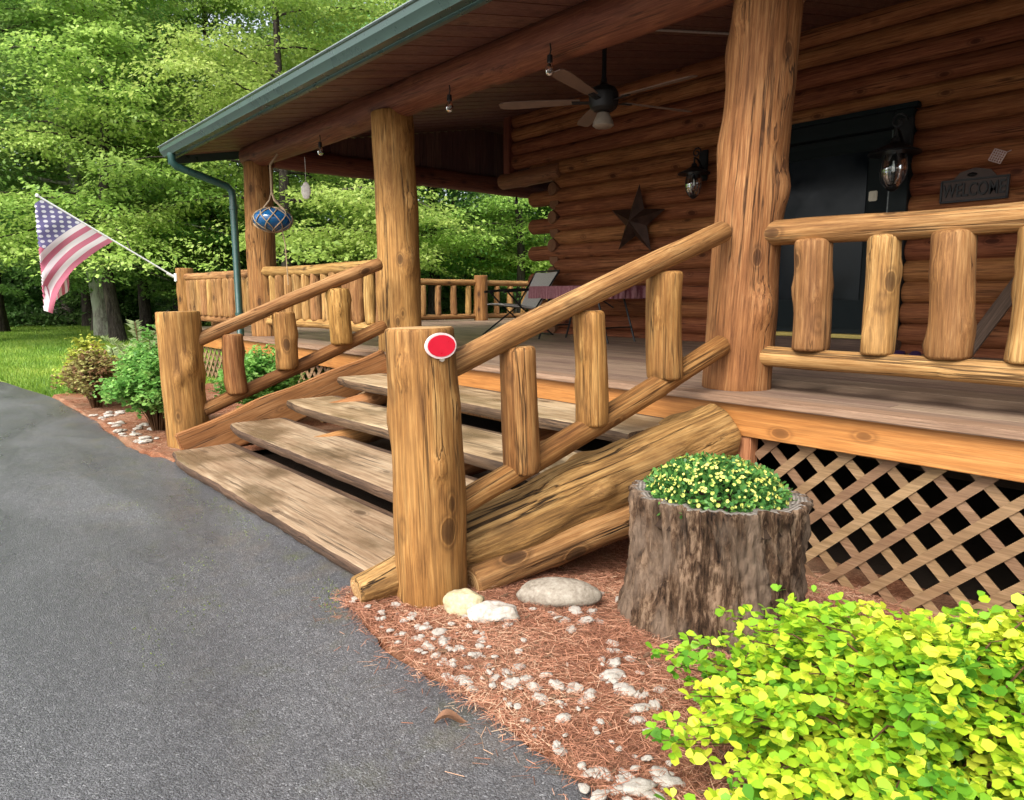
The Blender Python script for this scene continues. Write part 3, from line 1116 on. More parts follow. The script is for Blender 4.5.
for (x, y0, y1, zt) in ((-4.75, 2.05, 3.4, .30), (-3.4, 2.05, 3.4, .30), (-5.3, 2.5, 3.4, .45)):
    log('support_log', (x, y0, zt - .16), (x + .05, y1, zt + .02), .075, .08, stairs, [W_STRINGER, W_END], seed=int(x * 10) % 50 + 60, knots=2)
for (x0, x1, y, zc) in ((-5.62, -4.7, 2.72, .25), (-5.1, -3.6, 3.2, .40)):
    bm = bmesh.new()
    box(bm, x0, x1, y, y + .04, zc - .05, zc + .06, .006)
    obj('brace', bm, W_STRINGER, stairs)

# ------------------------------------------------------------------ stair railings
def stair_rail(name, label, xc, newel_c, newel_r, newel_h, top, bot, bals, seed, xt):
    t = thing(name, label, 'stair railing', (newel_c[0], newel_c[1], 0), 'railings either side of the porch stairs')
    log('newel_post', (newel_c[0], newel_c[1], -.03), (newel_c[0] - .02, newel_c[1] - .02, newel_h), newel_r[0], newel_r[1], t, [W_HONEY, W_END],
        seed=seed, seg=44, amp=.07, knots=6, bend=.012, step=.035)
    log('handrail', top[0], top[1], xt[0], xt[1], t, [W_PALE, W_END], seed=seed + 1, seg=26, amp=.07, knots=5, bend=.015)
    log('bottom_rail', bot[0], bot[1], xt[2], xt[3], t, [W_HONEY, W_END], seed=seed + 2, seg=26, amp=.07, knots=4, bend=.012)
    for i, (y, z0, z1, r) in enumerate(bals):
        log('baluster', (xc + .012, y + .015, z0), (xc, y, z1), r, r * .98, t, [W_HONEY, W_END], seed=seed + 10 + i, seg=28, amp=.10, knots=5, bend=.012, edge=.02)
    return t


stair_rail('stair_railing', 'peeled log stair railing nearest the stump, its newel carrying a red oval', -2.335, (-2.355, 1.585), (.150, .142), 1.125,
           ((-2.345, 1.66, .957), (-2.335, 3.625, 1.617)), ((-2.34, 1.68, .355), (-2.335, 3.66, .962)),
           [(2.05, .45, 1.03, .083), (2.51, .615, 1.18, .080), (3.10, .80, 1.38, .098)], 100, (.052, .062, .055, .064))
stair_rail('stair_railing', 'log stair railing at the far end of the steps beside the green shrub', -6.06, (-6.175, 1.735), (.172, .165), 1.125,
           ((-6.12, 1.80, .87), (-6.07, 3.55, 1.56)), ((-6.11, 1.80, .285), (-6.06, 3.57, .965)),
           [(2.10, .42, .93, .088), (2.55, .60, 1.11, .098), (3.09, .80, 1.32, .102)], 140, (.056, .060, .058, .062))

# ------------------------------------------------------------------ porch railings
def porch_rail(name, label, A, B, ztop, zbot, xs, rb, seed, rt=.07, axis='x', post=None, bz=None):
    t = thing(name, label, 'railing', (A[0], A[1], DZ), 'railings round the porch deck')
    log('top_rail', (A[0], A[1], ztop), (B[0], B[1], ztop + .01), rt, rt * .92, t, [W_PALE, W_END], seed=seed, seg=24, amp=.10, knots=9, bend=.02)
    log('bottom_rail', (A[0], A[1], zbot), (B[0], B[1], zbot), rt * .85, rt * .75, t, [W_PALE, W_END], seed=seed + 1, seg=22, amp=.08, knots=6, bend=.015)
    for i, q in enumerate(xs):
        p = (q, A[1]) if axis == 'x' else (A[0], q)
        r = rb * (1.0 - .11 * (i % 2)) * random.uniform(.97, 1.04)
        log('baluster', (p[0] + random.uniform(-.012, .012), p[1], zbot + .045), (p[0] + random.uniform(-.012, .012), p[1], ztop - .05), r, r * random.uniform(.9, 1.04), t,
            [W_PALE, W_END], seed=seed + 5 + i, seg=24, amp=.13, knots=6, bend=.012, edge=.018)
    return t


porch_rail('porch_railing', 'chunky log railing in front of the door, right of the tall post', (-2.285, PY - .02), (3.4, PY - .02), 1.61, .90,
           [-1.895, -1.53, -1.20, -.862, -.535, -.20, .14, .47, .8, 1.13, 1.46, 1.8, 2.13, 2.46], .098, 200)
n = 12
porch_rail('porch_railing', 'log railing between the middle and corner posts, past the stairs', (-6.4, PY), (-9.72, PY), 1.575, .90,
           [-6.58 - i * .262 for i in range(n)], .078, 240)
porch_rail('porch_railing', 'log railing beyond the corner post, ending at the flag post', (-10.0, PY), (-13.3, PY), 1.57, .88,
           [-10.2 - i * .262 for i in range(n)], .088, 280)
t = porch_rail('porch_railing', 'far log railing across the porch end, beyond the patio chair', (-12.9, PY + .25), (-12.9, 12.6), 1.53, .78,
               [PY + .5 + i * .42 for i in range(20)], .075, 320, axis='y')
log('railing_post', (-12.85, 10.15, DZ - .01), (-12.85, 10.15, 1.72), .16, .155, t, [W_HONEY, W_END], seed=371, seg=24, knots=4)
flag_post = bpy.data.objects['porch_railing.002']
log('railing_post', (-13.42, PY, DZ - .3), (-13.42, PY, 1.74), .15, .145, flag_post, [W_HONEY, W_END], seed=372, seg=26, knots=4)

# ------------------------------------------------------------------ things on the porch
# red oval plate on the near newel
def oval(bm, a, b, d0, d1, seg=40, mat=0):
    r0 = [bm.verts.new((a * math.cos(6.28318 * k / seg), b * math.sin(6.28318 * k / seg), d0)) for k in range(seg)]
    r1 = [bm.verts.new((a * math.cos(6.28318 * k / seg), b * math.sin(6.28318 * k / seg), d1)) for k in range(seg)]
    for k in range(seg):
        bm.faces.new((r0[k], r0[(k + 1) % seg], r1[(k + 1) % seg], r1[k])).material_index = mat
    bm.faces.new(r1).material_index = mat
    bm.faces.new(r0[::-1]).material_index = mat


dirv = Vector((.99, -.08, .0)).normalized()
pl = Vector((-2.372, 1.57, 1.060)) + dirv * .150
Mo = Matrix.Translation(pl) @ (Matrix((Vector((-dirv.y, dirv.x, 0)), Vector((0, 0, 1)), dirv)).transposed().to_4x4())
bm = bmesh.new()
oval(bm, .069, .050, -.006, .004)
bmesh.ops.bevel(bm, geom=[e for e in bm.edges if all(v.co.z > .003 for v in e.verts)], offset=.002, segments=2, affect='EDGES')
plate = bpy.data.objects.new('oval_plate', mesh_from('oval_plate', bm, M_PINKRIM, True, 40))
put(plate, None, Mo)
tag(plate, 'small red oval plate with pale rim near the top of the newel', 'plate')
bm = bmesh.new()
oval(bm, .061, .042, .0042, .0062)
obj('face', bm, M_RED, plate, Mo)
bm = bmesh.new()
oval(bm, .010, .009, -.004, .003, 16)
obj('hook', bm, plain('grey_clip', (.35, .3, .24), .5), plate, Mo @ Matrix.Translation((.004, -.053, 0)))

# ceiling fan
FX, FY, FZ = -4.2, 4.65, 2.88
fan = thing('ceiling_fan', 'dark ceiling fan with five brown blades under the porch ceiling', 'ceiling fan', (FX, FY, FZ))
bm = bmesh.new()
lathe(bm, [(0, -.09), (.075, -.085), (.11, -.06), (.125, -.02), (.125, .06), (.10, .10), (.05, .125), (.03, .14), (.02, .2), (.02, ceil_z(FY) - FZ - .08), (.065, ceil_z(FY) - FZ - .06), (.07, ceil_z(FY) - FZ + .0), (0, ceil_z(FY) - FZ + .01)], 28)
obj('motor', bm, M_BLACK, fan, Matrix.Translation((FX, FY, FZ)), angle=30)
rightv = math.atan2(.757, .653)
for k in range(5):
    a = rightv + R(24 - 72 * k)
    bm = bmesh.new()
    outl = [(.20, .035), (.34, .048), (.6, .060), (.78, .066), (.87, .055), (.90, .03)]
    up = [bm.verts.new((x, y, 0)) for x, y in outl]
    dn = [bm.verts.new((x, -y, 0)) for x, y in outl]
    up2 = [bm.verts.new((x, y, .007)) for x, y in outl]
    dn2 = [bm.verts.new((x, -y, .007)) for x, y in outl]
    for i in range(len(outl) - 1):
        bm.faces.new((dn[i], dn[i + 1], up[i + 1], up[i])); bm.faces.new((up2[i], up2[i + 1], dn2[i + 1], dn2[i]))
        bm.faces.new((up[i], up[i + 1], up2[i + 1], up2[i])); bm.faces.new((dn[i + 1], dn[i], dn2[i], dn2[i + 1]))
    bm.faces.new((up[-1], dn[-1], dn2[-1], up2[-1])); bm.faces.new((dn[0], up[0], up2[0], dn2[0]))
    bmesh.ops.recalc_face_normals(bm, faces=bm.faces)
    Mb = Matrix.Translation((FX, FY, FZ)) @ Matrix.Rotation(a, 4, 'Z') @ Matrix.Rotation(R(11), 4, 'X')
    bl = obj('blade', bm, M_BLADE, fan, Mb, smooth=False)
    bm = bmesh.new()
    bar(bm, (.1, 0, -.012), (.27, 0, -.006), .05, .008, bev=.002)
    obj('bracket', bm, M_BLACK, bl, Mb)
bm = bmesh.new()
lathe(bm, [(.03, -.09), (.05, -.10), (.085, -.17), (.09, -.2), (.07, -.215), (0, -.22)], 24)
obj('lamp_shade', bm, plain('frosted_glass', (.22, .18, .14), .4), fan, Matrix.Translation((FX, FY, FZ)))
# conduit feeding the fan, along the slope of the boards
bm = bmesh.new()
tube(bm, [(FX + .10, FY + .1, ceil_z(FY + .1) - .014), (FX + .10, WY - .1, ceil_z(WY - .1) - .014)], .011, 8)
tag(obj('conduit', bm, plain('conduit_white', (.5, .46, .42), .5)), 'thin pale conduit running up the ceiling boards from the fan', 'conduit')

# tin barn star
def star(name, c, r, mat, label):
    bm = bmesh.new()
    pts = []
    for k in range(10):
        a = math.pi / 2 + k * math.pi / 5 - .07
        rr = r if k % 2 == 0 else r * .40
        pts.append(bm.verts.new((rr * math.cos(a), 0, rr * math.sin(a))))
    f = bm.verts.new((0, -.15 * r / .45, 0))
    b = bm.verts.new((0, .03, 0))
    for k in range(10):
        bm.faces.new((pts[k], f, pts[(k + 1) % 10]))
        bm.faces.new((pts[(k + 1) % 10], b, pts[k]))
    bmesh.ops.recalc_face_normals(bm, faces=bm.faces)
    return tag(obj(name, bm, mat, None, Matrix.Translation(c), smooth=False), label, 'wall star')


star('barn_star', (-6.05, WY - .17, 2.22), .47, M_BRONZE, 'large dark bronze tin star hung on the log wall')

# wall lanterns
def lantern(loc, label, s=1.0):
    t = thing('wall_lantern', label, 'lantern', loc, 'lanterns on the porch wall')
    T = Matrix.Translation(loc) @ Matrix.Scale(s, 4)
    bm = bmesh.new()
    box(bm, -.06, .06, .17, .20, -.02, .34, .008)
    tube(bm, [(0, .17, .12), (0, .06, .22), (0, 0, .23), (0, -.0, .17)], .012, 8)
    sc = [(.0 + .065 * (1 - k / 16) * math.cos(k * .62), .04, .29 + .065 * (1 - k / 16) * math.sin(k * .62)) for k in range(15)]
    tube(bm, sc, .009, 6)
    obj('bracket', bm, M_BLACK, t, T)
    bm = bmesh.new()
    lathe(bm, [(.012, .17), (.03, .16), (.035, .13), (.10, .095), (.185, .055), (.19, .04), (.11, .035), (.0, .034)], 28)
    obj('hood', bm, M_BLACK, t, T, angle=30)
    bm = bmesh.new()
    lathe(bm, [(.08, .033), (.095, -.02), (.10, -.08), (.085, -.16), (.05, -.21), (.03, -.215)], 24)
    lathe(bm, [(.074, .033), (.089, -.02), (.094, -.08), (.08, -.155), (.045, -.2), (.0, -.205)], 24)
    obj('glass', bm, M_GLASS, t, T)
    bm = bmesh.new()
    lathe(bm, [(0, -.245), (.02, -.24), (.045, -.22), (.05, -.205), (.0, -.204)], 20)
    for k in range(6):
        a = k * math.pi / 3
        pp = [(r_ * math.cos(a), r_ * math.sin(a), z_) for r_, z_ in ((.085, .04), (.101, -.02), (.106, -.08), (.09, -.16), (.052, -.21))]
        tube(bm, pp, .004, 5)
    obj('cage', bm, M_BLACK, t, T)
    bm = bmesh.new()
    lathe(bm, [(0, .03), (.018, .02), (.018, -.02), (.032, -.06), (.03, -.09), (0, -.11)], 14)
    obj('bulb', bm, M_WHITE, t, T)
    return t


lantern((-5.11, WY - .28, 2.64), 'black hooded wall lantern left of the tall post, partly behind it')
lantern((-2.83, WY - .36, 2.52), 'black wall lantern with glass jar beside the door frame', 1.2)

# welcome sign
sg = thing('welcome_sign', 'dark iron sign reading WELCOME on the log wall right of the door', 'sign', (-2.22, WY - .12, 2.2))
bm = bmesh.new()
prof = [(-.27, -.1), (.27, -.1), (.27, .105), (.17, .105), (.12, .165), (0, .195), (-.12, .165), (-.17, .105), (-.27, .105)]
f = bm.faces.new([bm.verts.new((x, 0, z)) for x, z in prof])
ex = bmesh.ops.extrude_face_region(bm, geom=[f])
bmesh.ops.translate(bm, verts=[v for v in ex['geom'] if isinstance(v, bmesh.types.BMVert)], vec=(0, .02, 0))
bmesh.ops.recalc_face_normals(bm, faces=bm.faces)
SGM = Matrix.Translation((-2.22, WY - .12, 2.2))
obj('plaque', bm, plain('iron_plaque', (.075, .05, .042), .6, .3), sg, SGM, smooth=False)
bm = bmesh.new()
for a, b in (((-.262, -.09), (.262, -.09)), ((-.262, .095), (.262, .095)), ((-.262, -.09), (-.262, .095)), ((.262, -.09), (.262, .095))):
    bar(bm, (a[0], -.006, a[1]), (b[0], -.006, b[1]), .016, .012, up=(0, 1, 0))
obj('frame', bm, M_BLACK, sg, SGM)
cu = bpy.data.curves.new('lettering', 'FONT')
cu.body = 'WELCOME'
cu.size = .165
cu.align_x = 'CENTER'
cu.align_y = 'CENTER'
cu.extrude = .006
cu.offset = .002
cu.materials.append(M_BLACK)
_tmp = bpy.data.objects.new('lettering_curve', cu)
COL.objects.link(_tmp)
bpy.context.view_layer.update()
let_me = bpy.data.meshes.new_from_object(_tmp.evaluated_get(bpy.context.evaluated_depsgraph_get()))
bpy.data.objects.remove(_tmp)
put(bpy.data.objects.new('lettering', let_me), sg, SGM @ Matrix.Translation((0, -.008, 0)) @ Matrix.Scale(.62, 4, (1, 0, 0)) @ Matrix.Rotation(R(90), 4, 'X'))
bm = bmesh.new()
lathe(bm, [(0, -.02), (.03, -.012), (.042, 0), (.03, .012), (0, .02)], 14)
obj('emblem', bm, M_BLACK, sg, SGM @ Matrix.Translation((-.02, -.006, .135)) @ Matrix.Scale(.4, 4, (0, 1, 0)))
# little woven diamond ornament above it
bm = bmesh.new()
for k in range(6):
    o_ = -.05 + k * .02
    bar(bm, (o_, 0, -.05), (o_, 0, .05), .009, .006, up=(0, 1, 0))
    bar(bm, (-.05, .006, o_), (.05, .006, o_), .009, .006, up=(0, 1, 0))
tube(bm, [(.05, .003, .05), (.075, .003, .075)], .004, 6)
tag(obj('woven_ornament', bm, plain('pale_pink_cord', (.50, .36, .33), .8), None, Matrix.Translation((-2.06, WY - .115, 2.47)) @ Matrix.Rotation(R(25), 4, 'Y')),
    'small pale woven diamond ornament above the sign', 'ornament')

# bulbs hanging from the beams on short hooks
def bulb(loc, drop, label, dark=False):
    t = thing('hanging_bulb', label, 'light bulb', loc, 'small bulbs hanging from the porch beams')
    T = Matrix.Translation(loc)
    bm = bmesh.new()
    tube(bm, [(0, 0, drop), (.01, 0, drop * .66), (-.006, 0, drop * .33), (0, 0, .045)], .005, 6)
    lathe(bm, [(.0, .05), (.02, .05), (.022, .0), (.016, -.005), (0, -.005)], 14)
    obj('socket', bm, M_BLACK, t, T)
    bm = bmesh.new()
    lathe(bm, [(.015, 0), (.03, -.03), (.036, -.055), (.028, -.08), (.012, -.092), (0, -.094)], 18)
    obj('globe', bm, M_GLASS if not dark else plain('smoked', (.05, .05, .05), .1), t, T)
    return t


bulb((-3.95, PY - .09, 2.95), .13, 'clear bulb hanging from the front beam near the fan')
bulb((-5.21, PY - .09, 2.93), .13, 'clear bulb hanging from the front beam just right of the middle post')
bulb((-7.72, PY - .09, 2.93), .13, 'clear bulb hanging from the front beam between middle and corner posts')
bulb((-9.72, 5.85, 2.97), .10, 'bulb hanging from the side beam left of the middle post')
bulb((-9.72, 8.5, 2.97), .10, 'bulb hanging from the side beam near the log ends', True)
bulb((-2.62, 4.9, ceil_z(4.9) - .16), .15, 'bulb hanging from the ceiling boards beside the tall post')

# blue glass float in a rope net, hung from the beam
fl = thing('glass_float', 'blue glass float in a rope net hanging beside the corner post', 'ornament', (-8.75, PY - .26, 2.19))
FC = Vector((-8.75, PY - .26, 2.19))
ax, az = .235, .145
rv = Vector((.653, .757, 0))
Tf = Matrix.Translation(FC)
bm = bmesh.new()
lathe(bm, [(ax * math.cos(a), az * math.sin(a)) if abs(abs(a) - math.pi / 2) > .01 else (0, az * math.sin(a)) for a in [(-math.pi / 2 + math.pi * k / 18) for k in range(19)]], 36)
obj('glass_ball', bm, M_BLUEGLASS, fl, Tf)
bm = bmesh.new()
for k in range(9):
    a0 = 2 * math.pi * k / 9
    for sg_ in (1, -1):
        pts = []
        for j in range(15):
            ph = -math.pi / 2 + math.pi * j / 14
            a = a0 + sg_ * j / 14 * 1.7
            pts.append(((ax + .008) * math.cos(ph) * math.cos(a), (ax + .008) * math.cos(ph) * math.sin(a), (az + .008) * math.sin(ph)))
        tube(bm, pts, .0065, 5)
tube(bm, [(0.16, .1, .10), (.03, .02, .24), (0, 0, .34), (.008, 0, .5), (0, 0, .66), (0, .1, .80)], .014, 7)
tube(bm, [(-.17, -.1, .09), (-.03, -.02, .24), (0, 0, .34)], .010, 7)
tube(bm, [(.12, .06, -.12), (.15, .08, -.3), (.13, .1, -.62), (.14, .1, -.8)], .007, 5)
obj('rope_net', bm, M_ROPE, fl, Tf)
# pale shell hanging behind it
bm = bmesh.new()
lathe(bm, [(0, -.12), (.05, -.1), (.085, -.03), (.08, .05), (.04, .11), (0, .13)], 20)
for v in bm.verts:
    v.co.y *= .35
    v.co += v.normal * .006 * noise.noise(v.co * 30)
tube(bm, [(0, 0, .12), (.004, 0, .3), (0, 0, .46)], .004, 5)
tag(obj('hanging_shell', bm, stone_mat('shell_white', (.4, .36, .3), (.6, .56, .5), (.72, .7, .64)), None, Matrix.Translation((-8.2, PY - .06, 2.50)) @ Matrix.Rotation(R(50), 4, 'Z') @ Matrix.Diagonal((.68, .68, .85, 1))),
    'pale oval shell hanging between the corner post and middle post', 'ornament')

# folding patio chair
ch = thing('patio_chair', 'folding patio chair with grey sling back and black tube frame', 'chair', (-7.6, 6.75, DZ))
CM = Matrix.Translation((-7.68, 6.72, DZ)) @ Matrix.Rotation(R(-14), 4, 'Z')
bm = bmesh.new()
n = 10
for s in range(n):
    pass
def panel(bm, A, B, C, D, th=.012, sag=.02, n=8):
    A, B, C, D = map(Vector, (A, B, C, D))
    nr = (B - A).cross(D - A).normalized()
    g = [[None] * (n + 1) for _ in range(n + 1)]
    h = [[None] * (n + 1) for _ in range(n + 1)]
    for i in range(n + 1):
        for j in range(n + 1):
            u, v = i / n, j / n
            p = (A * (1 - u) + B * u) * (1 - v) + (D * (1 - u) + C * u) * v
            p = p - nr * sag * math.sin(math.pi * u) * (.4 + .6 * math.sin(math.pi * v))
            g[i][j] = bm.verts.new(p + nr * th / 2)
            h[i][j] = bm.verts.new(p - nr * th / 2)
    for i in range(n):
        for j in range(n):
            bm.faces.new((g[i][j], g[i + 1][j], g[i + 1][j + 1], g[i][j + 1]))
            bm.faces.new((h[i][j], h[i][j + 1], h[i + 1][j + 1], h[i + 1][j]))
    for i in range(n):
        bm.faces.new((g[i + 1][0], g[i][0], h[i][0], h[i + 1][0])); bm.faces.new((g[i][n], g[i + 1][n], h[i + 1][n], h[i][n]))
        bm.faces.new((g[0][i], g[0][i + 1], h[0][i + 1], h[0][i])); bm.faces.new((g[n][i + 1], g[n][i], h[n][i], h[n][i + 1]))


# chair local frame: +X right, +Y back, +Z up
panel(bm, (-.27, .20, .38), (.27, .20, .38), (.33, .50, .90), (-.33, .50, .90), .016, .03)
obj('backrest', bm, F_GREY, ch, CM)
bm = bmesh.new()
panel(bm, (-.27, -.34, .44), (.27, -.34, .44), (.27, .20, .385), (-.27, .20, .385), .016, -.03)
obj('seat', bm, F_GREY, ch, CM)
for s in (-1, 1):
    bm = bmesh.new()
    tube(bm, [(s * .30, -.40, 0), (s * .30, .16, .40), (s * .34, .51, .92)], .012, 8)
    obj('leg', bm, M_BLACK, ch, CM)
    bm = bmesh.new()
    tube(bm, [(s * .29, .45, 0), (s * .29, -.08, .41), (s * .29, -.30, .63)], .012, 8)
    obj('leg', bm, M_BLACK, ch, CM)
    bm = bmesh.new()
    tube(bm, [(s * .32, -.36, .62), (s * .33, -.05, .645), (s * .32, .30, .66)], .018, 8)
    obj('armrest', bm, M_BLACK, ch, CM)
bm = bmesh.new()
tube(bm, [(-.34, .51, .92), (.34, .51, .92)], .012, 8)
tube(bm, [(-.30, -.385, .012), (.30, -.385, .012)], .011, 8)
tube(bm, [(-.29, .44, .012), (.29, .44, .012)], .011, 8)
obj('crossbar', bm, M_BLACK, ch, CM)

# table under a maroon woven cloth
tb = thing('patio_table', 'small folding table under a maroon woven cloth on the porch', 'table', (-6.15, 6.55, DZ))
TM = Matrix.Translation((-6.15, 6.55, DZ)) @ Matrix.Rotation(R(2), 4, 'Z')
bm = bmesh.new()
box(bm, -.66, .66, -.3, .3, .655, .675, .004)
obj('tabletop', bm, M_PLANKDARK, tb, TM)
bm = bmesh.new()
x0, x1, y0, y1 = -.69, .69, -.33, .33
zt, zb = .684, .53
nx = 44
def ringpts(z, amp, sh):
    pts = []
    per = [(x0 + (x1 - x0) * i / nx, y0) for i in range(nx)] + [(x1, y0 + (y1 - y0) * i / 20) for i in range(20)] + [(x1 - (x1 - x0) * i / nx, y1) for i in range(nx)] + [(x0, y1 - (y1 - y0) * i / 20) for i in range(20)]
    for i, (x, y) in enumerate(per):
        o_ = amp * math.sin(i * .9 + sh) + amp * .7 * noise.noise((i * .3, sh, 0))
        f = 1 + o_
        pts.append((x * (1 + o_ * .6), y * (1 + o_ * 1.3), z + .012 * noise.noise((i * .25, 5, sh)) * (z < .6)))
    return pts
rg = [[bm.verts.new(p) for p in ringpts(z, a, 1)] for z, a in ((zt, 0), (zt - .012, .004), (.62, .018), (zb, .035))]
for a, b in zip(rg[:-1], rg[1:]):
    for k in range(len(a)):
        bm.faces.new((a[(k + 1) % len(a)], a[k], b[k], b[(k + 1) % len(a)]))
bm.faces.new(rg[0])
bmesh.ops.recalc_face_normals(bm, faces=bm.faces)
cl = obj('tablecloth', bm, F_MAROON, None, TM)
tag(cl, 'maroon woven cloth over the small porch table', 'tablecloth')
for sx in (-1, 1):
    for sy in (-1, 1):
        bm = bmesh.new()
        tube(bm, [(sx * .36, sy * .25, .655), (sx * .58, sy * .26, .0)], .013, 8)
        obj('leg', bm, M_BLACK, tb, TM)
for sx in (-1, 1):
    bm = bmesh.new()
    tube(bm, [(sx * .52, -.26, .18), (sx * .52, .26, .18)], .010, 6)
    tube(bm, [(sx * .44, 0, .42), (0, 0, .64)], .009, 6)
    obj('brace', bm, M_BLACK, tb, TM)

# leaning plank and shoes at the right
bm = bmesh.new()
box(bm, -.06, .06, -.02, .02, 0, 1.05, .004)
tag(obj('leaning_plank', bm, M_PLANKDARK, None, Matrix.Translation((-2.05, 6.98, DZ + .03)) @ Matrix.Rotation(R(24), 4, 'Y') @ Matrix.Rotation(R(-22), 4, 'X')),
    'dark wooden plank leaning towards the wall behind the railing', 'plank')


def shoe():
    bm = bmesh.new()
    secs = []
    for i in range(13):
        t_ = i / 12
        y = -.14 + .28 * t_
        w = .045 * (1 - .25 * (2 * abs(t_ - .62)) ** 2) if 0 < i < 12 else .02
        h = .055 + .02 * math.cos(t_ * 3) if t_ > .45 else .045 + .02 * t_
        if i in (0, 12): h *= .55
        secs.append([bm.verts.new((w * c, y, max(0, h * s))) for c, s in ((-1, 0), (-1.02, .4), (-.7, .85), (0, 1), (.7, .85), (1.02, .4), (1, 0))])
    for a, b in zip(secs[:-1], secs[1:]):
        for k in range(7):
            bm.faces.new((a[k], a[(k + 1) % 7], b[(k + 1) % 7], b[k]))
    bm.faces.new(secs[0]); bm.faces.new(secs[-1][::-1])
    bmesh.ops.recalc_face_normals(bm, faces=bm.faces)
    return bm


for i, (px, py, rz) in enumerate(((-2.62, 7.02, 170), (-2.46, 7.06, 190))):
    b = shoe()
    o = obj('shoe', b, M_SHOE, None, Matrix.Translation((px, py, DZ + .002)) @ Matrix.Rotation(R(rz), 4, 'Z'))
    tag(o, 'purple clog on the deck below the log wall, one of a pair', 'shoe', 'pair of purple clogs on the deck')

# ------------------------------------------------------------------ flag
A = Vector((-13.42, PY - .16, 1.58))
B = Vector((-13.36, 1.76, 2.80))
fg = thing('flag', 'faded stars and stripes flag drooping from a slanted white pole', 'flag', A)
bm = bmesh.new()
tube(bm, [A, B], .014, 10)
pole = obj('pole', bm, M_WHITE, fg)
bm = bmesh.new()
lathe(bm, [(0, -.03), (.022, -.02), (.028, 0), (.022, .02), (0, .03)], 14)
obj('finial', bm, M_WHITE, pole, Matrix.Translation(B))
bm = bmesh.new()
box(bm, -.04, .04, 0, .03, -.07, .07, .006)
tube(bm, [(0, .01, -.0), (0, -.12, .075)], .024, 10)
obj('bracket', bm, M_WHITE, fg, Matrix.Translation((-13.42, PY - .17, 1.575)))
d = (B - A)
Lp = d.length
dn = d / Lp
bm = bmesh.new()
NU, NV = 84, 44
uvl = bm.loops.layers.uv.new('UVMap')
HO, FLY = 1.13, 1.72                       # hoist along the pole, fly hanging down and folded back on itself
fold_y = B.y - .035
g = []
for i in range(NU + 1):
    g.append([None] * (NV + 1))
for j in range(NV + 1):
    v = j / NV                             # v = 1 next to the pole's tip
    p = B - dn * (.06 + HO * (1 - v))
    y, z = p.y, p.z - .02
    x = p.x
    back = 0.0
    for i in range(NU + 1):
        u = i / NU
        if i:
            th = R(36 + 64 * u ** 1.5 * (.75 + .25 * v))
            st_ = FLY / NU
            yy = -math.cos(th) * st_
            z -= math.sin(th) * st_ * (.98 - .12 * (1 - v))
            y += yy
        if y < fold_y:                     # the cloth turns round a vertical fold and comes back behind
            dpt = fold_y - y
            yv = fold_y + .55 * dpt - .02 * math.exp(-dpt * 30)
            xo = -.03 - .16 * min(1, dpt * 3)
        else:
            yv, xo = y, 0.0
        wv = u * (.045 * math.sin(v * 11 + u * 4) + .03 * math.sin(v * 23 - u * 6)) + .02 * noise.noise((u * 4, v * 4, 0))
        g[i][j] = bm.verts.new((x + xo + wv, yv + .012 * noise.noise((u * 5, v * 5, 4)), z))
for i in range(NU):
    for j in range(NV):
        f = bm.faces.new((g[i][j], g[i + 1][j], g[i + 1][j + 1], g[i][j + 1]))
        for lp, (uu, vv) in zip(f.loops, ((i, j), (i + 1, j), (i + 1, j + 1), (i, j + 1))):
            lp[uvl].uv = (uu / NU, vv / NV)
obj('cloth', bm, M_FLAG, fg, None, angle=None)


# ------------------------------------------------------------------ stump planter and mums
SC = Vector((-1.525, 2.405, 0))
sz0 = bed_z(SC.x, SC.y) - .11
STOP = .478
st = thing('stump_planter', 'hollow tree stump planter with rough grey brown bark beside the lattice', 'planter', (SC.x, SC.y, sz0))
bm = bmesh.new()
seg, nz = 240, 70
rings = []
for i in range(nz + 1):
    t_ = i / nz
    z = sz0 + (STOP - sz0) * t_
    ring = []
    for k in range(seg):
        a = a0 = 2 * math.pi * k / seg
        flare = (.06 + .05 * max(0, math.cos(a0 - 4.2))) * (1 - t_) ** 2.2 + .015 * t_ ** 3
        c, s = math.cos(a), math.sin(a)
        lobes = .5 + .5 * noise.noise((c * 1.6, s * 1.6, 7))
        tw = a + .25 * t_
        r = .283 + flare * (.55 + 1.1 * lobes)
        r += .022 * noise.noise((math.cos(tw) * 2.2, math.sin(tw) * 2.2, z * 1.2))
        r += .030 * (1 - abs(noise.noise((math.cos(tw) * 6.5, math.sin(tw) * 6.5, z * 2.0))) * 2.4)
        r += .020 * (1 - abs(noise.noise((math.cos(tw) * 15, math.sin(tw) * 15, z * 4 + 3))) * 2.2)
        r += .008 * noise.noise((c * 30, s * 30, z * 22))
        if i == nz: r -= .012
        ring.append(bm.verts.new((SC.x + r * c, SC.y + r * s, z + (.012 * noise.noise((c * 3, s * 3, 1)) if i >= nz - 1 else 0))))
    rings.append(ring)
for a, b in zip(rings[:-1], rings[1:]):
    for k in range(seg):
        bm.faces.new((a[k], a[(k + 1) % seg], b[(k + 1) % seg], b[k]))
top = rings[-1]
inner = [bm.verts.new((SC.x + (v.co.x - SC.x) * .90, SC.y + (v.co.y - SC.y) * .90, v.co.z + .004 * noise.noise(v.co * 30))) for v in top]
inn2 = [bm.verts.new((SC.x + (v.co.x - SC.x) * .87, SC.y + (v.co.y - SC.y) * .87, STOP - .12)) for v in top]
for a, b, mi in ((top, inner, 1), (inner, inn2, 1)):
    for k in range(seg):
        bm.faces.new((a[k], a[(k + 1) % seg], b[(k + 1) % seg], b[k])).material_index = mi
Mt = Matrix.Translation((SC.x, SC.y, sz0))
bmesh.ops.translate(bm, verts=bm.verts, vec=(-SC.x, -SC.y, -sz0))
W_STUMPTOP = end_grain('stump_rim', (.10, .085, .07), (.24, .21, .18))
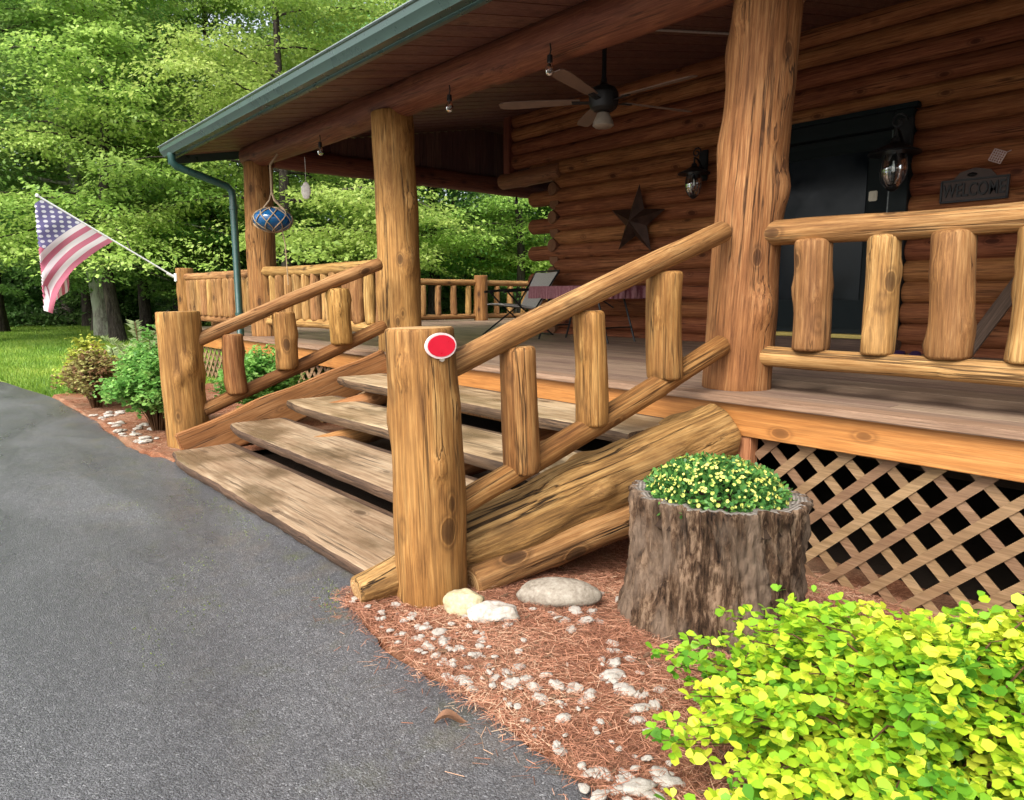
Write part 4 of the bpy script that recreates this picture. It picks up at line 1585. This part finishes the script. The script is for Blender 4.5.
obj('bark', bm, [B_STUMP, W_STUMPTOP], st, Mt, angle=None)
bm = bmesh.new()
lathe(bm, [(0, STOP - .05 - sz0), (.15, STOP - .055 - sz0), (.28, STOP - .06 - sz0), (.31, STOP - .10 - sz0)], 40)
obj('soil', bm, M_SOIL, st, Mt)

rng = np.random.default_rng(21)
mc = np.array([SC.x - .005, SC.y + .0, STOP - .05])
mum = thing('mum_plant', 'low green mum with yellow buds growing in the stump', 'plant', mc.tolist())
N = 4200
dv = rand_dirs(N, rng)
dv[:, 2] = np.abs(dv[:, 2])
rad = rng.uniform(.55, 1.0, N) ** .6
P = mc + dv * rad[:, None] * np.array([.285, .285, .17]) * (1 + .10 * np.array([noise.noise(Vector(d_) * 3.1) for d_ in dv]))[:, None]
T = unit(dv + rng.normal(0, .65, (N, 3)) + np.array([0, 0, .2]))
S = unit(np.cross(T, rand_dirs(N, rng)))
me = quads_mesh('foliage', P, T, S, rng.uniform(.020, .034, N), rng.uniform(.010, .018, N), L_MUM, rng.uniform(0, 1, N), 'round', .1)
mesh_obj('foliage', me, mum)
# yellow buds
PB, TB, SB, TO, LB = [], [], [], [], []
for _ in range(640):
    v = rng.normal(size=3)
    v[2] = abs(v[2]) + .35
    v /= np.linalg.norm(v)
    if rng.random() < .8 * (1 - min(1, v[2] / .75)): continue
    c = mc + v * np.array([.291, .291, .18]) * (1 + .08 * noise.noise(Vector(v) * 3.1))
    n_ = unit((v + rng.normal(0, .25, 3))[None])[0]
    a_ = np.cross(n_, [0.3, .5, .8]); a_ /= np.linalg.norm(a_)
    b_ = np.cross(n_, a_)
    sz = rng.uniform(.005, .010)
    tn = rng.uniform(0, 1)
    for q in range(8):
        w_ = q * math.pi / 4
        dd = a_ * math.cos(w_) + b_ * math.sin(w_) + n_ * .35
        dd /= np.linalg.norm(dd)
        PB.append(c); TB.append(dd); SB.append(np.cross(dd, n_) / max(1e-6, np.linalg.norm(np.cross(dd, n_)))); TO.append(tn + rng.uniform(-.15, .15)); LB.append(sz)
LB = np.array(LB)
me = quads_mesh('blossoms', np.array(PB), np.array(TB), np.array(SB), LB, LB * .62, L_PETAL, np.array(TO), 'round', .05)
tag(mesh_obj('blossoms', me, mum), 'yellow buds and small blossoms', None, None, 'stuff')


# ------------------------------------------------------------------ shrubs
def shrub(name, label, base, size, nstem, leaves_per, leaf, mat, seed, group=None, lean=.8, mid=(.12,), tone=(0, 1), cluster=4, stemr=.004, shape='round', upb=.9, droop=.25):
    """arching stems from one foot, little leaf rosettes all along them"""
    rng = np.random.default_rng(seed)
    t = thing(name, label, 'shrub', base, group)
    bm = bmesh.new()
    P, T, S, TO = [], [], [], []
    base_v = np.array(base)
    for i in range(nstem):
        a = rng.uniform(0, 2 * np.pi)
        q = rng.uniform(0, 1) ** .55
        reach = q * (1 + .16 * max(-1.5, min(.7, rng.normal())))
        hgt = (1 - .45 * q * q) * (1 + .13 * rng.normal())
        end = np.array([math.cos(a) * size[0] * reach, math.sin(a) * size[1] * reach, size[2] * hgt])
        p0 = np.array([math.cos(a) * .05 * q, math.sin(a) * .05 * q, 0])
        ctrl = np.array([end[0] * .35, end[1] * .35, end[2] * (1.02 + .2 * q)])
        pts = []
        for k in range(7):
            u = k / 6
            pts.append((1 - u) ** 2 * p0 + 2 * u * (1 - u) * ctrl + u * u * end)
        tube(bm, [tuple(p + base_v) for p in pts], [stemr * (1.3 - .9 * k / 6) for k in range(7)], 4, cap=False)
        tn = rng.uniform(*tone)
        for m in range(leaves_per):
            u = rng.uniform(.22, 1.03) ** .8
            c = (1 - u) ** 2 * p0 + 2 * u * (1 - u) * ctrl + u * u * end + rng.normal(0, leaf * .85, 3)
            for w_ in range(cluster):
                d_ = rng.normal(size=3)
                d_[2] *= .35
                d_ += np.array([math.cos(a), math.sin(a), 0]) * .35
                d_ /= np.linalg.norm(d_)
                up = np.array([0, 0, 1.0]) * upb + rng.normal(0, .38, 3)
                s_ = np.cross(up, d_)
                s_ /= max(1e-6, np.linalg.norm(s_))
                P.append(c + base_v); T.append(d_); S.append(s_); TO.append(tn + rng.uniform(-.28, .28))
    obj('stem', bm, B_STEM, t, None, angle=None)
    N = len(P)
    ls = rng.uniform(.55, 1.2, N) * leaf
    P, T, S = np.array(P), np.array(T), np.array(S)
    keep = P[:, 2] > base[2] + .01
    me = quads_mesh('foliage', P[keep], T[keep], S[keep], ls[keep], ls[keep] * .78, mat, np.array(TO)[keep], shape, .10)
    mesh_obj('foliage', me, t)
    return t


shrub('golden_barberry', 'bright yellow-green barberry bush beside the stump, close to the camera', (-.49, 1.72, -.12), (.64, .62, .51), 270, 30, .031, L_GOLD, 5, cluster=4)
shrub('barberry_bush', 'greener barberry at the right edge against the lattice', (-.05, 2.50, -.20), (.60, .45, .48), 100, 26, .028, L_GREENSHRUB, 6, cluster=4)
shrub('green_shrub', 'dense bright green shrub beside the far newel post', (-7.0, 1.70, 0), (.64, .40, .66), 210, 28, .042, L_GREENSHRUB, 8, cluster=4)
shrub('green_shrub', 'lower green shrub behind the far stair railing, under the deck edge', (-6.72, 2.55, 0), (.62, .45, .60), 130, 22, .045, L_GREENSHRUB, 9, cluster=4)
shrub('bronze_shrub', 'bronze red barberry shrub left of the green shrub', (-8.95, 1.55, 0), (.72, .30, .55), 150, 22, .04, L_BRONZE, 12, cluster=3)
shrub('yellow_shrub', 'small bright yellow shrub behind the bronze shrub', (-9.5, 1.62, 0), (.34, .26, .66), 80, 20, .045, L_YELLOW, 13, cluster=3)
shrub('lime_shrub', 'low lime-yellow shrub at the bed end by the lawn', (-10.5, 1.62, 0), (.4, .24, .34), 60, 18, .045, leaf_mat('lime_shrub_leaf', [(0, (.25, .38, .04)), (1, (.5, .58, .09))]), 15, cluster=3)


def plume(name, label, base, h, seed, n=7):
    rng = np.random.default_rng(seed)
    t = thing(name, label, 'plant', base)
    bm = bmesh.new()
    P, T, S = [], [], []
    for i in range(n):
        a = rng.uniform(0, 6.28)
        end = np.array([math.cos(a) * h * .4, math.sin(a) * h * .4, h * rng.uniform(.8, 1.1)])
        ctrl = np.array([0, 0, h * .7])
        pts = [(2 * u * (1 - u) * ctrl + u * u * end) + np.array(base) for u in np.linspace(0, 1, 9)]
        tube(bm, [tuple(p) for p in pts], .005, 4, cap=False)
        for u in np.linspace(.3, 1, 34):
            c = 2 * u * (1 - u) * ctrl + u * u * end + np.array(base)
            for s in (-1, 1):
                d = np.array([-math.sin(a) * s, math.cos(a) * s, .35]) + rng.normal(0, .2, 3)
                d /= np.linalg.norm(d)
                sd = np.cross(d, [math.cos(a), math.sin(a), .4]); sd /= np.linalg.norm(sd)
                P.append(c); T.append(d); S.append(sd)
    obj('stem', bm, B_STEM, t, None, angle=None)
    N = len(P)
    me = quads_mesh('foliage', np.array(P), np.array(T), np.array(S), rng.uniform(.05, .11, N), .022, L_FERN, rng.uniform(0, 1, N), 'rhomb')
    mesh_obj('foliage', me, t)


plume('astilbe_plant', 'pale feathery plume plant behind the green shrub', (-8.6, 1.95, 0), .90, 3)
plume('fern_plant', 'pale feathery fern at the left of the bronze shrub', (-10.3, 2.05, 0), .62, 4)


# ------------------------------------------------------------------ stones
def stone_bm(r, seed, sub=3, rough=.22):
    bm = bmesh.new()
    bmesh.ops.create_icosphere(bm, subdivisions=sub, radius=1)
    off = Vector((seed * 3.7, seed * 1.3, 0))
    for v in bm.verts:
        d = 1 + rough * noise.noise(v.co * 1.3 + off) + rough * .4 * noise.noise(v.co * 3.5 + off)
        v.co = Vector((v.co.x * r[0], v.co.y * r[1], v.co.z * r[2])) * d
    return bm


def stone(name, loc, r, rz, mat, label, seed, rough=.22, tilt=0, sub=4):
    o = obj(name, stone_bm(r, seed, sub, rough), mat, None, Matrix.Translation(loc) @ Matrix.Rotation(R(rz), 4, 'Z') @ Matrix.Rotation(R(tilt), 4, 'X'), angle=None)
    return tag(o, label, 'stone')


stone('boulder', (-1.98, 1.97, bed_z(-1.98, 1.97) + .035), (.175, .085, .062), 46, S_BOULDER, 'smooth oval grey boulder below the stringer log', 3, .10)
stone('yellow_stone', (-2.12, 1.58, .04), (.085, .05, .055), 40, S_YELLOW, 'yellowish stone at the foot of the near newel post', 8, .25)
stone('flat_stone', (-2.00, 1.63, .026), (.10, .055, .038), 52, S_WHITE, 'pale angular flat stone beside the yellowish stone', 11, .32, 8)
spots = []
def px_ground(px, py, z=.0):      # where a pixel of the photograph meets the ground (used to lay the stones out)
    cx, cy = (px - 512) / 700.0, (400 - py) / 700.0
    pit, yaw = math.atan(104 / 700), R(49.18)
    fw = Vector((-math.sin(yaw) * math.cos(pit), math.cos(yaw) * math.cos(pit), -math.sin(pit)))
    rt = Vector((math.cos(yaw), math.sin(yaw), 0))
    up = rt.cross(fw)
    d = fw + rt * cx + up * cy
    return Vector((0, 0, 1.25)) + d * ((z - 1.25) / d.z)
PEB = [(576, 612, 22), (563, 621, 16), (585, 622, 18), (571, 630, 14), (592, 612, 14), (508, 626, 12), (413, 616, 12), (424, 630, 16), (440, 634, 16), (428, 648, 14),
       (444, 644, 20), (460, 650, 14), (478, 656, 12), (482, 642, 12), (462, 682, 18), (494, 680, 14), (507, 674, 16), (512, 684, 20), (526, 680, 14), (534, 688, 16),
       (556, 686, 22), (570, 690, 12), (576, 690, 16), (590, 696, 18), (582, 702, 14), (540, 700, 22), (563, 720, 22), (612, 678, 26), (624, 692, 26), (640, 696, 14),
       (612, 644, 12), (614, 652, 14), (614, 664, 16), (630, 660, 12), (640, 710, 18), (638, 722, 16), (560, 752, 16), (590, 774, 16), (604, 776, 22), (628, 778, 16),
       (584, 790, 14), (660, 776, 26), (668, 784, 30), (640, 790, 34), (655, 798, 26), (600, 796, 18), (655, 706, 16), (598, 592, 14), (620, 600, 14), (582, 600, 12),
       (470, 668, 10), (488, 666, 10), (450, 664, 12), (640, 674, 10), (602, 660, 10), (625, 776, 14), (618, 790, 18), (520, 668, 12), (546, 676, 12), (660, 690, 12),
       (396, 606, 12), (404, 622, 10), (418, 640, 12), (436, 656, 12), (472, 690, 12), (446, 678, 12), (566, 604, 10), (600, 622, 10), (552, 614, 10)]
protos = [mesh_from('pebble', stone_bm((1, .72, .34), 20 + i, 3, .5), S_WHITE, True) for i in range(7)]
first = None
for i, (px, py, w) in enumerate(PEB):
    p = px_ground(px, py)
    p.z = bed_z(p.x, p.y)
    p = px_ground(px, py, p.z)
    depth = (p - Vector((0, 0, 1.25))).length
    s = w / 700 * depth * (.5 if w < 22 else .42)
    o = bpy.data.objects.new('pebble', protos[i % 7])
    put(o, None, Matrix.Translation((p.x, p.y, bed_z(p.x, p.y) + s * .18)) @ Matrix.Rotation(random.uniform(0, 6.28), 4, 'Z') @ Matrix.Rotation(random.uniform(-.25, .25), 4, 'X') @ Matrix.Diagonal((s, s * random.uniform(.75, 1.1), s * random.uniform(.7, 1.1), 1)))
    tag(o, 'small chalky white stone scattered on the mulch bed', 'stone', 'white stones on the mulch bed')
rs = random.Random(14)
for i in range(150):
    x = -2.5 + 1.75 * rs.random()
    y = edge_y(x) + .01 + abs(rs.gauss(0, .17))
    if (x + 2.36) ** 2 + (y - 1.59) ** 2 < .045: continue
    s = rs.uniform(.006, .017)
    o = bpy.data.objects.new('pebble', protos[i % 7])
    put(o, None, Matrix.Translation((x, y, bed_z(x, y) + s * .4 + .004)) @ Matrix.Rotation(rs.uniform(0, 6.28), 4, 'Z') @ Matrix.Diagonal((s, s, s, 1)))
    tag(o, 'small chalky white stone scattered on the mulch bed', 'stone', 'white stones on the mulch bed')
rs = random.Random(4)
for i in range(34):
    x = -6.35 - rs.random() ** .8 * 2.2
    y = edge_y(x) + rs.uniform(.02, .34)
    s = rs.uniform(.022, .055)
    o = bpy.data.objects.new('pebble', protos[i % 7])
    put(o, None, Matrix.Translation((x, y, bed_z(x, y) + s * .2)) @ Matrix.Rotation(rs.uniform(0, 6.28), 4, 'Z') @ Matrix.Diagonal((s, s, s * .9, 1)))
    tag(o, 'white stone edging the shrub bed left of the steps', 'stone', 'white stones edging the shrub bed')

# bark chips lying on the mulch
rs = random.Random(23)
chips = []
for i in range(5):
    bm = bmesh.new()
    n = 7
    for k_, zz in ((0, 0), (1, .12)):
        pass
    lo_ = [bm.verts.new((math.cos(q * 6.283 / n) * (1 + rs.uniform(-.25, .25)), math.sin(q * 6.283 / n) * .42 * (1 + rs.uniform(-.3, .3)), .10 * math.cos(q * 1.9))) for q in range(n)]
    hi_ = [bm.verts.new((v.co.x * .93, v.co.y * .9, v.co.z + .16)) for v in lo_]
    for q in range(n):
        bm.faces.new((lo_[q], lo_[(q + 1) % n], hi_[(q + 1) % n], hi_[q]))
    bm.faces.new(hi_)
    bm.faces.new(lo_[::-1])
    chips.append(mesh_from('bark_chip', bm, B_CHIP, False))
for i in range(70):
    x = -2.45 + 1.9 * rs.random()
    y = edge_y(x) + .06 + 1.2 * rs.random() ** 1.4
    if (x - SC.x) ** 2 + (y - SC.y) ** 2 < .2 or (x + 2.38) ** 2 + (y - 1.55) ** 2 < .12: continue
    s_ = rs.uniform(.008, .024)
    o = bpy.data.objects.new('bark_chip', chips[i % 5])
    put(o, None, Matrix.Translation((x, y, bed_z(x, y) + .012)) @ Matrix.Rotation(rs.uniform(0, 6.28), 4, 'Z') @ Matrix.Rotation(rs.uniform(-.3, .3), 4, 'X') @ Matrix.Diagonal((s_, s_, s_, 1)))
    tag(o, 'dark bark chip lying among the pine needles of the mulch bed', 'bark chip', 'bark chips on the mulch bed')

# dead leaf on the asphalt
bm = bmesh.new()
pts = []
for i in range(9):
    u = i / 8
    w = .022 * math.sin(math.pi * min(1, u * 1.05)) ** .8 + .001
    z = .012 + .014 * math.sin(u * 5)
    pts.append([bm.verts.new((-.07 + .14 * u, -w, z + w * .5)), bm.verts.new((-.07 + .14 * u, 0, z - .006)), bm.verts.new((-.07 + .14 * u, w, z + w * .6))])
for a, b in zip(pts[:-1], pts[1:]):
    for k in range(2):
        bm.faces.new((a[k], b[k], b[k + 1], a[k + 1]))
p = px_ground(452, 724)
for v in bm.verts: v.co.x *= .75; v.co.y *= .6; v.co.z *= 1.1
tag(obj('fallen_leaf', bm, plain('dead_leaf', (.20, .10, .055), .7, 0, .3, .35, 60), None, Matrix.Translation((p.x, p.y, .0)) @ Matrix.Rotation(R(60), 4, 'Z')),
    'curled brown leaf lying on the asphalt near its edge', 'leaf')


# ------------------------------------------------------------------ trees
def tree_proto(seed, H, R0, crown_lo, spread, nlimb, nspray, lps, leaf, mat, bark, lean=(0, 0), trunk_r=.25, layers=True):
    """trunk mesh with limbs + crown mesh of flat leaf sprays hung along the limbs"""
    rng = np.random.default_rng(seed)
    bm = bmesh.new()
    n = 16
    pts, rs = [], []
    for i in range(n + 1):
        t_ = i / n
        pts.append((lean[0] * t_ + .25 * noise.noise((t_ * 2.4, seed, 0)), lean[1] * t_ + .25 * noise.noise((t_ * 2.4, seed, 9)), H * .93 * t_ - .15))
        rs.append(trunk_r * (1 - .82 * t_) * (1 + .55 * math.exp(-t_ * 26)))
    tube(bm, pts, rs, 12, cap=False)
    P, T, S, TO = [], [], [], []
    for i in range(nlimb):
        t_ = crown_lo / H + (1 - crown_lo / H) * ((i + rng.uniform(0, 1)) / nlimb)
        t_ = min(t_, .97)
        k = int(t_ * n)
        p0 = np.array(pts[min(k, n)])
        a = i * 2.4 + rng.normal(0, .5)
        rel = (t_ - crown_lo / H) / (1 - crown_lo / H)
        Ln = spread * (1 - .72 * rel ** 1.5) * rng.uniform(.7, 1.15)
        rise = (.12 + .5 * rel) * rng.uniform(.6, 1.3)
        d = np.array([math.cos(a), math.sin(a), 0])
        lp = []
        for q in range(6):
            u = q / 5
            lp.append(p0 + d * Ln * u + np.array([0, 0, Ln * (rise * u - .26 * u * u)]) + rng.normal(0, .06, 3) * u)
        tube(bm, [tuple(x) for x in lp], [max(.012, trunk_r * .30 * (1 - rel * .6) * (1 - .85 * q / 5)) for q in range(6)], 6, cap=False)
        ns = int(nspray / nlimb * (.6 + Ln / spread * .6))
        ltone = rng.normal(.5, .15)
        for s_ in range(ns):
            u = rng.uniform(.15, 1.08)
            f = min(u, 1) * 5
            q = min(int(f), 4)
            c = lp[q] + (lp[q + 1] - lp[q]) * (f - q)
            side = np.array([-d[1], d[0], 0])
            off = rng.normal(0, .28) * Ln * (.25 + .6 * min(u, 1))
            c = c + side * off + d * rng.normal(0, .2) + np.array([0, 0, rng.normal(-.05, .16) - abs(off) * .12])
            m = max(6, int(lps * rng.uniform(.6, 1.4)))
            rad = R0 * rng.uniform(.7, 1.3)
            ang = rng.uniform(0, 6.28, m)
            rr = rad * np.sqrt(rng.uniform(0, 1, m))
            tilt = rng.normal(0, .22, 2)
            Q = np.stack([np.cos(ang) * rr, np.sin(ang) * rr, np.zeros(m)], 1)
            Q[:, 2] = Q[:, 0] * tilt[0] + Q[:, 1] * tilt[1] - .22 * (rr / rad) ** 2 * rad + rng.normal(0, .045, m)
            P.append(c + Q)
            T.append(unit(Q * np.array([1, 1, .3]) + rng.normal(0, .3, (m, 3)) * rad + np.array([0, 0, -.18])))
            up = np.array([0, 0, 1.0]) + rng.normal(0, .33, (m, 3))
            S.append(up)
            TO.append(np.clip(ltone + rng.normal(0, .10) + rng.uniform(-.25, .25, m), 0, 1))
    P, T, U, TO = np.concatenate(P), np.concatenate(T), np.concatenate(S), np.concatenate(TO)
    S = unit(np.cross(U, T))
    N = len(P)
    L_ = rng.uniform(.7, 1.3, N) * leaf
    tm = mesh_from('trunk', bm, bark, True)
    cm = quads_mesh('crown', P, T, S, L_, L_ * .72, mat, TO, 'rhomb', .06)
    return tm, cm


def place_tree(name, proto, loc, rz, s, label, group=None, sz=None):
    tm, cm = proto
    M = Matrix.Translation(loc) @ Matrix.Rotation(rz, 4, 'Z') @ Matrix.Diagonal((s, s, sz or s, 1))
    root = bpy.data.objects.new(name, None)
    put(root, None, M)
    tag(root, label, 'tree', group)
    put(bpy.data.objects.new('trunk', tm), root, M)
    put(bpy.data.objects.new('crown', cm), root, M)
    return root


PR_LIME = tree_proto(1, 15, .75, 3.6, 5.2, 30, 744, 70, .12, L_LIME, B_DARK, trunk_r=.2)
PR_MAPLE = tree_proto(2, 17, .8, 3.4, 5.6, 32, 768, 70, .12, L_MAPLE, B_DARK, trunk_r=.26)
PR_MAPLE2 = tree_proto(3, 14, .7, 2.4, 4.6, 30, 672, 70, .12, L_MAPLE, B_DARK, (.8, .3), trunk_r=.2)
PR_DARK = tree_proto(4, 18, .8, 4.5, 4.8, 32, 672, 70, .12, L_DARK, B_DARK, trunk_r=.28)
PR_UNDER = tree_proto(5, 5.5, .6, .7, 2.6, 22, 330, 44, .125, L_DARK, B_DARK, trunk_r=.06)
PR_BIG = tree_proto(6, 17, .8, 4.2, 5.6, 30, 672, 70, .12, L_MAPLE, B_GREY, (-.6, -1.6), trunk_r=.27)

place_tree('maple_tree', PR_BIG, (-26.0, 5.0, -.1), 0, 1.0, 'large leaning tree with pale lichen-covered trunk on the lawn behind the flag')
T_LIME = 'yellow-green leafy tree at the edge of the woods'
T_MAP = 'green maple-like tree in the woods beyond the lawn'
T_DARK = 'tall dark green tree deep in the woods'
T_UND = 'small understory tree in the shade of the woods'
G = 'trees of the woods beyond the lawn'
for (x, y, s, rz) in ((-19.0, 8.2, .92, .4), (-21, 13.0, 1.0, 2.0), (-27, 9.0, 1.05, 4.0), (-22.5, 4.6, .9, 5.0), (-30, 5.5, 1.1, 1.3), (-18.5, 22, 1.0, .2), (-18.5, 16.2, .85, 1.2), (-17.0, 19.5, .9, 4.2)):
    place_tree('leafy_tree', PR_LIME, (x, y, -.1), rz, s, T_LIME, 'yellow-green trees at the edge of the woods')
for (x, y, s, rz) in ((-25, 1.6, 1.0, 1.0), (-32, 9.0, 1.1, 2.6), (-31, 2.5, 1.05, 5.0), (-36, -1.5, 1.1, .3), (-24, 16.5, 1.0, 3.3), (-30, 14, 1.1, 1.7), (-21, 20, 1.0, .9), (-36, 20, 1.1, 2.9)):
    place_tree('maple_tree', PR_MAPLE, (x, y, -.1), rz, s, T_MAP, 'green trees of the woods beyond the lawn')
for (x, y, s, rz) in ((-28.5, 6.8, 1.0, 2.2), (-26.5, 12.0, .95, .6), (-23.5, 24, 1.1, 3.0)):
    place_tree('maple_tree', PR_MAPLE2, (x, y, -.1), rz, s, T_MAP, 'green trees of the woods beyond the lawn')
for (x, y, s, rz) in ((-40, 11, .9, 1.2), (-34.5, 6, .8, 2.3), (-34, 25, 1.1, 5.0), (-29, 29, 1.1, .7), (-46, 7, 1.2, 1), (-45, 24, 1.2, 2.5), (-24, 30, 1.0, .3)):
    place_tree('dark_tree', PR_DARK, (x, y, -.1), rz, s, T_DARK, 'tall dark trees deep in the woods')
rs = random.Random(9)
for i in range(34):
    ang = rs.uniform(R(43), R(92))
    dist = rs.uniform(37, 47)
    x, y = -math.sin(ang) * dist, math.cos(ang) * dist
    place_tree('understory_tree', PR_UNDER, (x, y, -.1), rs.uniform(0, 6.28), rs.uniform(.8, 1.25), T_UND, 'small understory trees in the woods')

# distant woods as one leafy mass
N = 120000
rng = np.random.default_rng(31)
ang = rng.uniform(R(20), R(110), N)
dist = rng.uniform(46, 62, N)
hz = rng.uniform(0, 1, N)
zz = hz * 19
P = np.stack([-np.sin(ang) * dist, np.cos(ang) * dist, zz], 1)
dens = np.array([noise.noise((p[0] * .16, p[1] * .16, p[2] * .2)) for p in P[:]])
keep = ((dens > .0) & (zz < 11)) | (zz < 5) | ((dens > .18) & (zz < 15))
P = P[keep]
N = len(P)
T = unit(rng.normal(size=(N, 3)) * np.array([1, 1, .4]))
S = unit(np.cross(np.array([0, 0, 1.0]) + rng.normal(0, .4, (N, 3)), T))
me = quads_mesh('woods', P, T, S, rng.uniform(.35, .7, N), rng.uniform(.25, .5, N), L_WOODS, rng.uniform(0, 1, N), 'rhomb', .05)
tag(mesh_obj('woods', me), 'far dense woods closing the view behind the trees', None, None, 'stuff')

# ------------------------------------------------------------------ sky, sun, camera
w = bpy.data.worlds.new('World')
scene.world = w
w.use_nodes = True
nt = w.node_tree
bg = nt.nodes['Background']
sky = nt.nodes.new('ShaderNodeTexSky')
sky.sky_type = 'NISHITA'
sky.sun_disc = False
SUN_EL, SUN_AZ = R(46), R(163)      # azimuth clockwise from +Y
sky.sun_elevation = SUN_EL
sky.sun_rotation = SUN_AZ
sky.air_density = 1.0
sky.dust_density = 4.0
sky.ozone_density = 1.0
hs = nt.nodes.new('ShaderNodeHueSaturation')
hs.inputs['Saturation'].default_value = .35
nt.links.new(sky.outputs[0], hs.inputs['Color'])
nt.links.new(hs.outputs[0], bg.inputs['Color'])
bg.inputs['Strength'].default_value = .15

ld = bpy.data.lights.new('Sun', 'SUN')
ld.energy = 1.05
ld.angle = R(25)
ld.color = (1, .95, .87)
lo = bpy.data.objects.new('Sun', ld)
sd = Vector((math.sin(SUN_AZ) * math.cos(SUN_EL), math.cos(SUN_AZ) * math.cos(SUN_EL), math.sin(SUN_EL)))
put(lo, None, Matrix.Translation((0, 0, 20)) @ (sd.to_track_quat('Z', 'Y').to_matrix().to_4x4()))

cd = bpy.data.cameras.new('Camera')
cd.sensor_width = 36
cd.lens = 700 * 36 / 1024
cd.clip_start = .05
cd.clip_end = 2000
co = bpy.data.objects.new('Camera', cd)
put(co, None, Matrix.Translation((0, 0, 1.25)) @ Matrix.Rotation(R(49.18), 4, 'Z') @ Matrix.Rotation(R(90) - math.atan(104 / 700), 4, 'X'))
scene.camera = co

vs = scene.view_settings
vs.view_transform = 'Standard'
vs.look = 'None'
vs.gamma = 1
vs.use_curve_mapping = False
vs.exposure = 1.46
scene.cycles.use_denoising = True
scene.cycles.max_bounces = 8
scene.cycles.diffuse_bounces = 5
scene.cycles.transmission_bounces = 6
scene.cycles.transparent_max_bounces = 8
